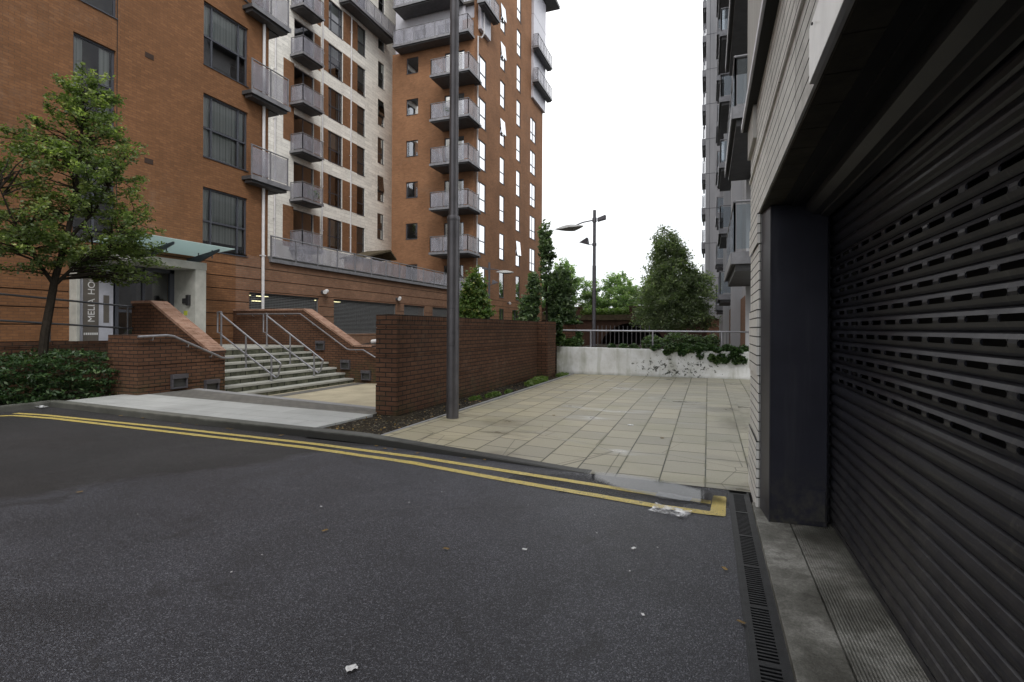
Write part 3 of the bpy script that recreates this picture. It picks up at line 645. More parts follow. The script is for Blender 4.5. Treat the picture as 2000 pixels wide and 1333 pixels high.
# shutter: curved slats, twelve rows with slots
sh = MB(); P_ = .0765; NSEG = 6; z0 = .075; nrows = 31
prof = [(-.000, 0), (-.010, .13), (-.0175, .35), (-.0195, .5), (-.0175, .66), (-.010, .87), (.001, .95), (.006, 1.0)]
ymin, ymax = -3.2, 4.35
per0 = int((1.00 - z0) / P_) + 1
for k in range(nrows):
    zb = z0 + k * P_; perf = per0 <= k < per0 + 12
    if perf:
        offy = (.1085 if k % 2 else 0); ys = [ymin]; y = ymin + .05 + offy; holes = []
        while y < ymax - .30: holes.append((y, y + .165)); y += .217
        brk = sorted({ymin, ymax} | {q for h in holes for q in h})
    else: holes = []; brk = [ymin, ymax]
    for a, b in zip(brk, brk[1:]):
        hole = any(h[0] - 1e-6 < a and b < h[1] + 1e-6 for h in holes)
        for s_ in range(len(prof) - 1):
            if hole and s_ in (2, 3): continue
            (d0, f0), (d1, f1) = prof[s_], prof[s_ + 1]
            sh.quad((.85 + d0, a, zb + f0 * P_), (.85 + d0, b, zb + f0 * P_), (.85 + d1, b, zb + f1 * P_), (.85 + d1, a, zb + f1 * P_))
        if hole:   # slat thickness round the slot
            for f_, d_ in ((prof[2][1], prof[2][0]), (prof[4][1], prof[4][0])):
                z = zb + f_ * P_; sh.quad((.85 + d_, a, z), (.85 + d_, b, z), (.8385, b, z), (.8385, a, z))
            for yy in (a, b):
                sh.quad((.831, yy, zb + .35 * P_), (.8385, yy, zb + .35 * P_), (.8385, yy, zb + .66 * P_), (.831, yy, zb + .66 * P_))
                q = .012 if yy == a else -.012
                for zz, zq in ((zb + .35 * P_, .008), (zb + .66 * P_, -.008)):
                    sh.poly([(.8322, yy, zz), (.8322, yy + q, zz), (.8312, yy, zz + zq)])
shut = sh.build('roller_shutter', 'shutter_metal', rb, recalc=False)
m = MB(); m.box(.838, .862, -3.2, 4.35, .045, .078); m.build('bottom_bar', 'shutter_metal', shut)
m = MB(); m.box(.815, .90, 4.352, 4.385, .04, 2.44); m.box(.815, .832, 4.33, 4.352, .04, 2.44); m.box(.80, .90, 4.385, 4.60, .04, 2.44); m.build('guide_rail', 'dark_column', shut)
m = MB(); m.prism([(.655, 2.36), (.655, 2.315), (.70, 2.285), (.745, 2.28), (.747, 2.268), (.80, 2.262), (.80, 2.44), (.665, 2.44)], 'y', -9, 4.20)
m.build('shutter_hood', 'hood_metal', shut)
m = MB(); m.box(1.15, 9, -9, 4.99, .04, 3.1); m.box(.862, 1.15, -9, 4.99, -.3, .03); m.build('interior', 'dark_interior', rb)

# ---------------------------------------------------------------- main brick apartment building (left)
XF = -15.6
mbg = thing('apartment_building', (XF, 8, -.3), 'tall orange brick apartment building on the left with glass entrance canopy', 'building')
heads = [15.3, 12.25, 9.2, 6.1]
ops = []; wins = []
for h in heads: wins.append((12.13, 13.88, h - 2.1, h, (.2, .8), (.47,)))
wins.append((7.0, 9.48, 10.12, 12.25, (.5,), ())); wins.append((6.6, 9.48, 13.2, 15.3, (.5,), ()))
wins.append((8.42, 9.45, 7.05, 9.2, (), (.5,))); wins.append((8.42, 9.45, 3.75, 6.1, (.5,), (.5,)))
for h in (12.25, 9.2, 6.1, 15.3): wins.append((2.0, 3.75, h - 2.1, h, (.2, .8), (.47,))); wins.append((-4.0, -2.3, h - 2.1, h, (.2, .8), (.47,)))
G1 = [.62 + .43 * i for i in range(8)]
m = MB()
facade(m, 'x', XF, -9, 14.8, 4.06, 16.2, [w[:4] for w in wins if w[2] > 4.06 and w[3] < 16] + [(8.42, 9.45, 4.06, 6.1), (12.13, 13.88, 4.06, 6.1)] , .14)
facade(m, 'x', XF, -9, 13.4, -.3, 4.06, [(12.13, 13.4, 4.0, 4.06), (8.42, 9.45, 3.75, 4.06), (8.44, 11.05, .86, 3.19)], .14, grooves=G1, gd=.03, gh=.028, gmi=1)
m.box(-21.5, XF - .14, 14.5, 14.8, 4.06, 16.2); m.box(-21.5, XF - .14, -9, -8.7, -.3, 16.2)
m.quad((XF, 14.8, 4.06), (XF, 14.8, 16.2), (XF - .14, 14.8, 16.2), (XF - .14, 14.8, 4.06))
m.quad((XF, 14.8, 16.2), (XF, -9, 16.2), (-21.5, -9, 16.2), (-21.5, 14.8, 16.2)); m.box(-21.5, -21.3, -9, 14.8, -.3, 16.2)
m.build('wall', ['facade_brick', 'groove_brick'], mbg, recalc=False)
m = MB(); m.box(XF - .16, XF - .15, -9, -8, 0, 1)
for f in (1.0, 4.0, 7.0, 10.05, 13.1, 16.1): m.box(-21, XF - .15, -9, 14.5, f - .15, f)
m.quad((-16.2, -9, 0), (-16.2, 14.5, 0), (-16.2, 14.5, 18), (-16.2, -9, 18)); m.build('interior', 'room_dark', mbg)
seen = set()
bl = {9.2: 1, 15.3: 1, 6.1: .85, 12.25: .5}
for i, w in enumerate(wins):
    sill_z = 4.0 if (w[3] == 6.1 and w[0] == 12.13) else w[2]
    window(mbg, 'x', XF, w[0], w[1], sill_z, w[3], w[4], w[5], blind=bl.get(w[3], 0) if w[0] == 12.13 else (0 if i % 2 else .4), glass='window_glass')
# fill strip under the lowest window of the right column on the base wall
for z in (9.53, 6.40): m = MB(); m.box(XF - .01, XF + .012, 10.25, 10.5, z - .09, z + .06); m.build('air_brick', 'groove_brick', mbg)
m = MB(); m.box(XF - .001, XF + .006, 9.475, 9.495, 4.1, 16.1); m.build('movement_joint', 'dark_interior', mbg)
m = MB(); m.tube([(XF + .10, 14.5, -.3), (XF + .10, 14.5, 16.0)], .055, 10)
for z in (1.9, 4.1, 7, 10, 13): m.box(XF, XF + .17, 14.43, 14.57, z, z + .04)
m.build('downpipe', 'white_pipe', mbg, smooth=True)
for k, z in enumerate((12.95, 9.90, 6.85)):
    b = MB(); 
    balcony(mbg, XF + .003, -15.12, 13.62, 15.38, z, 'x', th=.23)
    q = MB(); q.box(-16.9, XF + .0, 14.81, 15.38, z - .16, z - .001); q.box(-16.9, XF, 14.85, 15.31, z - .23, z - .16)
    q.build('balcony_slab', 'balcony_steel', mbg)
# canopy
cn = MB()
cn.hexa([(XF, 8.9, 3.74), (XF, 11.95, 3.74), (-13.95, 11.95, 3.90), (-13.95, 8.9, 3.90), (XF, 8.9, 3.756), (XF, 11.95, 3.756), (-13.95, 11.95, 3.916), (-13.95, 8.9, 3.916)])
can = cn.build('entrance_canopy', 'canopy_glass', mbg)
for y in (9.15, 10.15, 11.6):
    m = MB(); m.hexa([(XF, y - .02, 3.30), (XF, y + .02, 3.30), (-14.2, y + .02, 3.80), (-14.2, y - .02, 3.80), (XF, y - .02, 3.62), (XF, y + .02, 3.62), (-14.2, y + .02, 3.87), (-14.2, y - .02, 3.87)])
    for x in (-15.1, -14.5): m.tube([(x, y, 3.6), (x, y, 3.95)], .018, 8); m.tube([(x - .12, y, 3.93), (x + .12, y, 3.95)], .012, 6)
    m.build('canopy_bracket', 'frame_grey', can)
# portal
m = MB(); m.box(XF - .05, -14.5, 11.05, 11.40, .80, 3.195); m.box(XF - .05, -14.5, 8.44, 11.42, 3.195, 3.42); m.box(XF - .05, -15.3, 8.36, 8.44, .8, 3.195)
m.build('entrance_portal', 'portal_stone', mbg, bevel=.008)
m = MB(); y0, y1 = 9.36, 11.05
for a, b in ((y0, y0 + .09), (y1 - .14, y1), (10.1, 10.17)): m.box(-15.5, -15.42, a, b, .86, 3.19)
m.box(-15.5, -15.42, y0, y1, 3.08, 3.19); m.box(-15.5, -15.42, y0, y1, .86, 1.0); m.box(-15.49, -15.43, y0, y1, 1.85, 1.93)
dd = m.build('entrance_door', 'frame_grey', mbg)
m = MB(); m.quad((-15.46, y0 + .03, .95), (-15.46, y1 - .03, .95), (-15.46, y1 - .03, 3.15), (-15.46, y0 + .03, 3.15)); m.build('pane', 'window_glass', dd, recalc=False)
m = MB()
for yy in (9.7, 10.5): m.tube([(-16.6, yy, 2.9), (-16.6, yy, 2.93)], .06, 10)
m.build('ceiling_lamp', 'warm_lamp', mbg)
m = MB(); m.box(-14.83, -14.70, 10.97, 11.048, 2.1, 2.42); m.box(-15.02, -14.83, 11.0, 11.048, 2.16, 2.32); m.build('intercom', 'dark_plastic', mbg, bevel=.008)
m = MB(); m.box(-15.0, -14.84, 11.044, 11.049, 1.8, 1.94); m.build('sticker', 'yellow_sticker', mbg)
# name sign
sg_ = thing('name_sign', (-15.4, 8.9, .9), 'tall white sign panel with MELIA HOUSE written upward on a brown strip by the entrance', 'sign')
m = MB(); m.box(-15.46, -15.40, 8.45, 9.30, .95, 3.18); m.build('board', 'sign_white', sg_, bevel=.006)
m = MB(); m.box(-15.399, -15.39, 8.56, 8.93, 1.06, 3.05); m.box(-15.399, -15.391, 9.05, 9.19, 1.55, 2.3); m.build('strip', 'sign_brown', sg_)
def text(s, size, loc, rot, mat, parent, name='lettering', ext=.002):
    cu = bpy.data.curves.new(name, 'FONT'); cu.body = s; cu.size = size; cu.extrude = ext; cu.align_x = 'LEFT'; cu.align_y = 'CENTER'
    o = bpy.data.objects.new(name, cu); COL.objects.link(o); bpy.context.view_layer.update()
    me = bpy.data.meshes.new_from_object(o.evaluated_get(bpy.context.evaluated_depsgraph_get())); bpy.data.objects.remove(o)
    me.materials.clear(); me.materials.append(M[mat]); mt = Matrix.Translation(Vector(loc) - ORG[parent]) @ rot
    me.transform(mt); o = bpy.data.objects.new(name, me); COL.objects.link(o); o.parent = parent; return o
# text plane: local x -> +Z, local y -> -Y, normal +X
rot = Matrix(((0, 0, 1, 0), (0, -1, 0, 0), (1, 0, 0, 0), (0, 0, 0, 1)))
rot = Matrix(((0, 0, 1), (0, -1, 0), (1, 0, 0))).to_4x4()
text('MELIA', .235, (-15.388, 8.76, 1.56), rot, 'letter_white', sg_); text('HOUSE', .235, (-15.388, 8.76, 2.29), rot, 'letter_white', sg_)
m = MB(); 
for i in range(7): m.box(-15.389, -15.384, 8.575 + i * .05, 8.61 + i * .05, 1.22, 1.28)
m.build('small_print', 'letter_white', sg_)

# ---------------------------------------------------------------- car-park podium
pod = thing('parking_podium', (XF, 20, -.3), 'low banded brick car park building with mesh vents below a glass balustrade', 'building')
GO = [(13.98, 17.56), (18.49, 23.39), (24.13, 26.36), (27.26, 31.2)]
m = MB(); facade(m, 'x', XF, 13.4, 32.3, -.3, 4.06, [(max(a, 13.98), b, 1.17, 2.73) for a, b in GO] + [(13.4, 13.88, 4.0, 4.06)], .16, grooves=G1, gd=.03, gh=.028, gmi=1)
m.build('wall', ['podium_brick', 'groove_brick'], pod, recalc=False)
m = MB(); m.box(-24.4, XF + .05, 14.85, 32.25, 4.062, 4.15)
m.box(-26, XF - .2, 13.5, 32.2, 3.9, 4.058)
m.build('roof_deck', 'roof_slab', pod)
m = MB(); m.quad((-19.5, 13.5, 0), (-19.5, 32, 0), (-19.5, 32, 4), (-19.5, 13.5, 4)); m.box(-19.5, XF - .2, 13.5, 32, .7, .8); m.box(-19.5, XF - .2, 13.4, 13.5, .7, 3.8); m.build('interior', 'room_dark', pod)
for a, b in GO:
    m = MB(); z = 1.19
    while z < 2.72: m.box(XF - .10, XF - .088, a + .03, b - .03, z, z + .030); z += .0625
    y = a + .05
    while y < b: m.box(XF - .104, XF - .098, y, y + .012, 1.18, 2.72); y += .14
    m.box(XF - .12, XF - .07, a, a + .03, 1.17, 2.73); m.box(XF - .12, XF - .07, b - .03, b, 1.17, 2.73)
    m.box(XF - .12, XF - .07, a + .03, b - .03, 2.69, 2.73); m.box(XF - .12, XF - .07, a + .03, b - .03, 1.17, 1.20)
    g = m.build('mesh_vent', 'grille_metal', pod)
m = MB()
for y in (15.4, 16.3, 19.7, 20.9): m.box(-17.8, -17.6, y, y + .45, 2.75, 2.79)
m.box(-18.3, -18.1, 16.5, 17.0, 2.55, 2.59)
m.build('strip_lamp', 'strip_lamp', pod)
# terrace balustrade
m = MB(); m.tube([(XF + .08, 14.85, 4.92), (XF + .08, 32.2, 4.92)], .025, 8); p = MB(); ys = [14.9 + 1.24 * i for i in range(15)]
for y in ys: m.box(XF + .04, XF + .10, y - .02, y + .02, 3.98, 4.9)
for a, b in zip(ys, ys[1:]): p.box(XF + .07, XF + .085, a + .04, b - .04, 4.16, 4.84); m.box(XF + .062, XF + .092, a + .02, b - .02, 4.13, 4.155)
m.box(XF + .02, XF + .12, 14.85, 32.2, 3.93, 4.06)
bal = m.build('balustrade', 'balcony_edge', pod); p.build('panel', 'frosted_panel', bal)
# small pitched roof on the terrace
sr = thing('roof_shelter', (-20, 27.4, 4.15), 'small dark mossy pitched roof shelter on the terrace below the cream wall', 'shelter')
m = MB(); m.prism([(25.6, 5.75), (28.4, 6.55), (29.1, 6.05), (29.1, 5.95), (28.4, 6.43), (25.6, 5.65)], 'x', -21.2, -19.4); m.build('roof', 'shed_roof', sr)
m = MB(); m.box(-21, -19.6, 25.8, 29.0, 4.15, 5.68); m.build('wall', 'timber', sr)

# ---------------------------------------------------------------- cream block
XC = -24.5
cb = thing('cream_apartment_block', (XC, 27, 4), 'cream block apartment building with brown brick panels set back behind the terrace', 'building')
levels = [0, 1, 2, 3, 4, 5]
wc, wd, we, dr_ = [], [], [], []
for k in range(7):
    h = 9.03 + 3.02 * k
    wc.append((28.37, 29.85, h - 2.1, h)); wd.append((31.48, 32.45, h - 2.1, h)); dr_.append((25.25, 27.0, h - 2.55, h - .1))
    we.append((34.03, 34.86, h + 1.53 - 2.02, h + 1.53))
we.append((34.03, 34.86, 7.58 - 2.02, 7.58))
m = MB(); facade(m, 'x', XC, 16, 37, 3.9, 31, wc + wd + we + dr_, .15)
m.box(-34, XC - .15, 36.8, 37, 0, 31); m.box(-34, XC - .15, 16, 16.2, 0, 31); m.quad((XC, 16, 31), (XC, 37, 31), (-34, 37, 31), (-34, 16, 31))
m.build('wall', 'cream_block', cb, recalc=False)
m = MB(); e = .012
for k in range(7):
    h = 9.03 + 3.02 * k; z0_, z1_ = h - 2.1, h
    for a, b, zl, zh in ((27.75, 28.36, z0_, z1_), (29.86, 31.47, z0_, z1_), (27.01, 27.6, h - 2.4, h - .1)):
        m = MB(); m.box(XC - .01, XC + e, a, b, zl, zh); m.build('brick_panel', 'brown_brick', cb)
for z0_, z1_ in ((6.5, 9.05), (13.1, 18.1), (22.0, 27)): m = MB(); m.box(XC - .01, XC + e, 24.38, 25.24, z0_, z1_); m.build('brick_panel', 'brown_brick', cb)
m = MB(); m.quad((XC - 1.6, 16.3, 4), (XC - 1.6, 36.7, 4), (XC - 1.6, 36.7, 31), (XC - 1.6, 16.3, 31))
for k in range(9): m.box(XC - 1.6, XC - .16, 16.3, 36.7, 3.7 + 3.02 * k, 3.85 + 3.02 * k)
m.build('interior', 'room_dark', cb)
for k in range(7):
    window(cb, 'x', XC, *wc[k], (.22, .8), (.42,), blind=[.9, 0, .5, 1, .3, 1, 0][k])
    window(cb, 'x', XC, *wd[k], (), (.42,), blind=[1, 0, 1, 1, .8, 1, 1][k])
    window(cb, 'x', XC, *we[k], (), (.38,), blind=[0, .5, 0, 1, 0, .6, 0][k], tilt=.12 if k in (1, 3) else 0)
    window(cb, 'x', XC, *dr_[k], (.5,), (), sill=False)
    balcony(cb, XC + .02, -23.45, 24.9, 26.75, 6.4 + 3.02 * k + .02, 'xy', rail=1.05, th=.19)
balcony(cb, XC + .02, -23.5, 29.4, 35.0, 24.6, 'xy', th=.3)
for i, y in enumerate((23.67, 27.72, 30.68)):
    m = MB(); m.tube([(XC + .09, y, 4.2), (XC + .09, y, 24.2 if i == 2 else 30.5)], .055, 8)
    for z in range(5, 30, 3): m.box(XC, XC + .15, y - .08, y + .08, z, z + .04)
    m.build('downpipe', 'white_pipe', cb, smooth=True)

# ---------------------------------------------------------------- brick tower
XT = -15.3; YT = 32.3
tw = thing('brick_tower', (XT, 38, -.3), 'tall orange brick tower with corner balconies and white clad top behind the terrace', 'building')
ops = []; W_ = []
for k in range(6): h = 5.92 + 3.015 * k; W_.append((33.0, 34.42, h - 2.05, h, (.26,), (.42,), 'mirror_glass'))
for k in range(9):
    h = 5.94 + 3.015 * k
    if k == 0: W_.append((37.1, 38.1, 3.9, 5.94, (), (), 'window_glass')); W_.append((40.8, 41.8, 3.9, 5.94, (), (.3,), 'window_glass')); continue
    W_.append((37.12, 38.12, h - 2.06, h, (), (.42,), 'mirror_glass')); W_.append((40.78, 41.8, h - 2.15, h, (), (.42,), 'mirror_glass'))
for k in range(6): h = 5.85 + 3.015 * k; W_.append((44.4, 45.98, h - 2.1, h, (.45,), (.36,), 'mirror_glass'))
W_.append((37.1, 38.1, 1.2, 3.02, (.5,), (), 'window_glass')); W_.append((40.0, 41.5, 1.2, 3.02, (.5,), (), 'window_glass'))
m = MB()
facade(m, 'x', XT, YT, 48.05, 3.66, 33.4, [w[:4] for w in W_ if w[2] > 3.66], .09)
facade(m, 'x', XT, YT, 48.05, -.3, 3.66, [w[:4] for w in W_ if w[2] < 3.66], .09, grooves=[.6 + .43 * i for i in range(8)], gd=.03, gh=.03, gmi=1)
LW = []; DW = []
for k in range(5): h = 9.1 + 3.03 * k; LW.append((-20.77, -19.77, h - 1.15, h))
LW.append((-20.77, -19.77, 4.6, 6.1))
for k in range(6): h = 5.9 + 3.02 * k; DW.append((-17.6, -16.05, h - 2.3, h))
facade(m, 'y', YT, -21.98, XT, -.3, 21.7, LW + DW, .12)
m.box(-22, -21.98, YT + .01, 48, -.3, 21.2); m.quad((-22, YT, 21.7), (XT, YT, 21.7), (XT, 48, 21.7), (-22, 48, 21.7))
m.box(XT - .9, XT - .005, YT, YT + .35, 21.7, 23.1)
m.quad((-22, 48.05, 0), (XT, 48.05, 0), (XT, 48.05, 33.4), (-22, 48.05, 33.4))
m.build('wall', ['tower_brick', 'groove_brick'], tw, recalc=False)
m = MB(); m.box(-21.9, XT - .10, YT + .13, 47.9, 0, .1)
m.quad((XT - 1.4, 33.8, 0), (XT - 1.4, 47.9, 0), (XT - 1.4, 47.9, 33), (XT - 1.4, 33.8, 33)); m.quad((-21.9, 33.8, 0), (XT - 1.4, 33.8, 0), (XT - 1.4, 33.8, 21), (-21.9, 33.8, 21))
for k in range(11): m.box(XT - 1.4, XT - .1, YT + .3, 47.9, 3.3 + 3.015 * k, 3.45 + 3.015 * k)
m.build('interior', 'room_dark', tw)
for i, w in enumerate(W_):
    window(tw, 'x', XT, w[0], w[1], w[2], w[3], w[4], w[5], glass=w[6], rec=.03, tilt=.12 if i in (9, 14, 18, 20) and w[6] == 'mirror_glass' and w[5] else 0)
for w in LW: window(tw, 'y', YT, *w, (), (), blind=.0)
for w in DW: window(tw, 'y', YT, *w, (.5,), (), sill=False)
for k in range(6):
    balcony(tw, -17.75, -14.82, 30.5, YT - .01, 3.55 + 3.015 * k, 'yxn', th=.20)
    q = MB(); q.box(XT + .005, -14.82, YT - .01, YT + .25, 3.55 + 3.015 * k - .2, 3.55 + 3.015 * k - .005); q.build('balcony_end', 'balcony_steel', tw)
balcony(tw, -21.3, -15.3, 31.3, YT - .01, 21.75, 'yx', th=.22); balcony(tw, -21.3, -16.3, 31.3, YT + .4, 24.55, 'yx', th=.22)
for q_ in ((XT - 1, -15.08, 32.95, 34.7, 22.65, 33.3), (XT - .1, -15.08, 44.55, 48.25, 22.7, 33.3), (-22, XT - .92, YT + .42, 34, 21.26, 33)):
    m = MB(); m.box(*q_); cl = m.build('white_cladding', 'cladding_white', tw)
m = MB()
for z in (24.4, 27.4, 30.4): m.box(-15.30, -15.07, 44.54, 48.26, z - .008, z + .008)
for a in (-20.3, -18.4): m.box(a, a + .9, YT + .40, YT + .43, 21.3, 23.4)
m.build('cladding_joint', 'frame_grey', cl)
m = MB(); m.box(-22.5, -14.0, 31.5, 49.5, 33.42, 33.7); m.build('eaves_roof', 'balcony_steel', tw)
balcony(tw, -15.07, -14.5, 32.3, 35.0, 24.2, 'xy', th=.28)
for z in (27.2, 24.1): balcony(tw, -15.07, -14.5, 44.2, 48.6, z, 'xy', th=.3)
m = MB(); m.tube([(XT + .1, 32.72, 1.0), (XT + .1, 32.72, 22.0), (XT + .12, 33.25, 22.15), (XT + .30, 33.3, 22.4), (XT + .30, 33.3, 33)], .055, 8); m.build('downpipe', 'white_pipe', tw)

# ---------------------------------------------------------------- stairs, flank walls
st = thing('stone_steps', (-11.4, 11, -.28), 'flight of seven pale stone steps up to the entrance between brick parapets', 'steps')
for k in range(7):
    xn = -10.41 - .329 * k; zt = -.14 + .1615 * k
    if k == 6: zt = .86
    xe = -15.6 if k == 6 else xn - .345
    m = MB(); m.box(xe, xn - .02, 8.76, 13.28, -.28, zt - .055, 1); m.box(xe, xn, 8.76, 13.28, zt - .055, zt)
    m.build('landing' if k == 6 else 'step', ['step_stone', 'riser_stone'], st, bevel=.005)
m = MB(); m.box(-15.58, -13.17, -9, 8.72, -.3, 1.0); tagp(m.build('ramp', 'concrete'), kind='structure')

def layered(mb, x0, x1, y0, y1, z0, z1, gs, e=.012):
    zs = [z0] + [g for g in gs if z0 < g < z1] + [z1]
    for i, (a, b) in enumerate(zip(zs, zs[1:])):
        mb.box(x0, x1, y0, y1, a + (.016 if i else 0), b)
    mb.box(x0 + e, x1 - e, y0 + e, y1 - e, z0, z1 - .02)
GW = [-.20 + .43 * i for i in range(7)]
nf = thing('stair_parapet', (-11.5, 8.5, -.28), 'brick stair parapet nearer the hedge with broad sloping pink coping and low flank wall', 'wall')
m = MB(); layered(m, -11.35, -10.45, 6.76, 7.42, -.28, 1.28, GW)
layered(m, -11.35, -10.45, 7.42, 8.70, -.28, .86, [g for g in GW if g < .8])
m.prism([(7.42, .84), (8.40, .84), (8.40, .87), (7.42, 1.28)], 'x', -11.34, -10.452)
# main sloped parapet behind
m.prism([(-13.15, -.28), (-10.462, -.28), (-10.462, .845), (-12.44, 2.01), (-13.15, 2.01)], 'y', 8.36, 8.70)
m.build('wall', 'wall_brick', nf)
def brick_coping(parent, path, y0, y1, th=.06):
    m = MB(); core = [(x, z - .004) for x, z in path]
    m.prism(core + [(x, z - th) for x, z in reversed(core)], 'y', y0 + .004, y1 - .004, 1)
    row = 0
    for (xa, za), (xb, zb) in zip(path, path[1:]):
        L = math.hypot(xb - xa, zb - za); n = max(1, round(L / .077)); ux, uz = (xb - xa) / L, (zb - za) / L; nx, nz = -uz, ux
        if nz < 0: nx, nz = -nx, -nz
        for i in range(n):
            a, b = L * i / n + .004, L * (i + 1) / n - .004; row += 1
            w_ = y1 - y0; cuts = [0, w_ * (.62 if row % 2 else .38), w_]
            for ca, cb_ in zip(cuts, cuts[1:]):
                j = RNG.normal(0, .0013); p = []
                for yy in (y0 + ca + (.004 if ca else 0), y0 + cb_):
                    for s_, h_ in ((a, -th + .004), (b, -th + .004), (b, .004 + j), (a, .004 + j)): p.append((xa + ux * s_ + nx * h_, yy, za + uz * s_ + nz * h_))
                m.hexa(p, 0)
    return m.build('coping', ['coping_piece', 'groove_brick'], parent)
brick_coping(nf, [(-13.15, 2.07), (-12.44, 2.07), (-10.455, .905)], 8.33, 8.74)
ff = thing('stair_parapet', (-12.5, 13.4, -.28), 'brick stair parapet at the far side of the steps against the car park vents', 'wall')
m = MB(); m.prism([(-15.59, -.28), (-7.0, -.28), (-7.0, .2), (-8.3, .55), (-9.75, .845), (-10.44, .845), (-12.44, 2.01), (-15.59, 2.01)], 'y', 13.3, 13.62)
m.build('wall', 'wall_brick', ff)
brick_coping(ff, [(-15.58, 2.07), (-12.43, 2.07), (-10.42, .905), (-9.75, .905)], 13.28, 13.67)

# low ramp wall
lw_ = thing('low_brick_wall', (-13.1, 2, 0), 'low brick kerb wall with upright bricks on top behind the hedge', 'wall')
m = MB(); m.box(-13.16, -12.95, -9, 8.34, -.3, 1.02); m.build('wall', 'wall_brick', lw_)
m = MB(); m.box(-13.17, -12.94, -9, 8.34, 1.022, 1.12); m.build('coping', 'wall_brick', lw_)

# handrails
def rail_thing(name, label, cat, tubes, posts, r=.024, mat='galv_rail', group=None):
    o = thing(name, tubes[0][0], label, cat, group); m = MB()
    for t_ in tubes: m.tube(t_, r, 10)
    m.build('rail', mat, o, smooth=True)
    for p in posts:
        m = MB(); m.tube([p[0], p[1]], r, 10); m.tube([p[0], (p[0][0], p[0][1], p[0][2] + .012)], r * 2.1, 12)
        for q in p[2:]: m.tube([(p[1][0], p[1][1], q - .035), (p[1][0], p[1][1], q + .035)], r * 1.45, 10)
        m.build('post', mat, o, smooth=True)
    return o
for (y, lab) in ((10.42, 'nearer galvanised twin handrail down the middle of the steps'), (12.0, 'farther galvanised twin handrail down the steps, next to the far parapet')):
    top = [(-12.66, y, 1.80), (-10.50, y, .49)]; lo = [(-12.66, y, 1.23), (-10.68, y, .12)]
    f = lambda x, a: a[0][2] + (a[1][2] - a[0][2]) * (x - a[0][0]) / (a[1][0] - a[0][0])
    rail_thing('stair_handrail', lab, 'handrail', [top, lo, [(-10.50, y, .49), (-10.60, y, .17), (-10.68, y, .12)], [(-12.66, y, 1.87), (-12.80, y, 1.87), (-12.80, y, 1.30), (-12.66, y, 1.28)]],
               [((-12.66, y, .86), (-12.66, y, 1.88), 1.82, 1.24), ((-11.74, y, .345), (-11.74, y, f(-11.74, top)), f(-11.74, lo)), ((-10.83, y, .02), (-10.83, y, f(-10.83, top)), f(-10.83, lo))], group=None)
o = rail_thing('wall_handrail', 'slim handrail fixed along the far stair parapet', 'handrail', [[(-15.3, 13.2, 1.90), (-12.50, 13.2, 1.90), (-10.62, 13.2, .78), (-10.5, 13.2, .76), (-10.0, 13.2, .76), (-9.55, 13.2, .54)]], [], .02)
m = MB()
for x, z in ((-14.6, 1.88), (-13.2, 1.88), (-12, 1.58), (-11.1, 1.05), (-10.3, .74)): m.tube([(x, 13.2, z), (x, 13.25, z - .06), (x, 13.3, z - .06)], .009, 6)
m.build('bracket', 'galv_rail', o)
o = rail_thing('wall_handrail', 'short bent handrail fixed on the low flank wall beside the hedge', 'handrail', [[(-10.36, 6.70, 1.25), (-10.36, 7.28, 1.275), (-10.36, 7.42, 1.25), (-10.36, 7.62, 1.16), (-10.36, 8.55, .75), (-10.36, 8.65, .735), (-10.36, 8.86, .735)]], [], .024)
m = MB()
for y, z in ((7.0, 1.24), (7.75, 1.08), (8.3, .84)): m.tube([(-10.36, y, z), (-10.38, y, z - .06), (-10.45, y, z - .06)], .01, 6)
m.build('bracket', 'galv_rail', o)
rail_thing('ramp_railing', 'two rail metal railing along the ramp behind the tree', 'railing',
           [[(-13.08, -9, 3.05), (-13.08, 5.86, 2.08), (-13.08, 8.34, 1.93)], [(-13.08, -9, 2.5), (-13.08, 5.86, 1.555), (-13.08, 8.34, 1.40)]],
           [((-13.08, y, 1.12), (-13.08, y, 1.93 + (8.34 - y) * .0625)) for y in (8.22, 6.65, 4.8, 3.0)], .022, 'dark_rail')

# step lights
def step_light(x, y, z, ax, label):
    o = thing('step_light', (x, y, z), label, 'wall light', 'box lights low on the stair walls'); m = MB(); w, h, d = .17, .15, .05
    def bx(mb, a, b, lo, hi, d0, d1):
        if ax == 'x': mb.box(x + d0, x + d1, y + a, y + b, z + lo, z + hi)
        else: mb.box(x + a, x + b, y - d1, y - d0, z + lo, z + hi)
    bx(m, -w, w, .06, h, 0, .09); bx(m, -w, -w + .03, -h, .06, 0, .07); bx(m, w - .03, w, -h, .06, 0, .07); bx(m, -w + .03, w - .03, -h, -h + .03, 0, .07)
    m.build('housing', 'lamp_metal', o, bevel=.004); q = MB(); bx(q, -w + .03, w - .03, -h + .03, .06, 0, .02); q.build('lens', 'hood_metal', o)
step_light(-10.45, 7.58, .30, 'x', 'box light on the flank wall nearest the hedge')
step_light(-10.45, 8.34, .12, 'x', 'half hidden box light low on the flank wall next to the steps')
step_light(-11.73, 13.3, .87, 'y', 'uppermost box light on the far parapet, near the top of the steps')
step_light(-10.73, 13.3, .28, 'y', 'middle box light on the far parapet above the lower steps')
step_light(-9.94, 13.3, -.03, 'y', 'lowest box light on the far parapet beyond the bottom step')

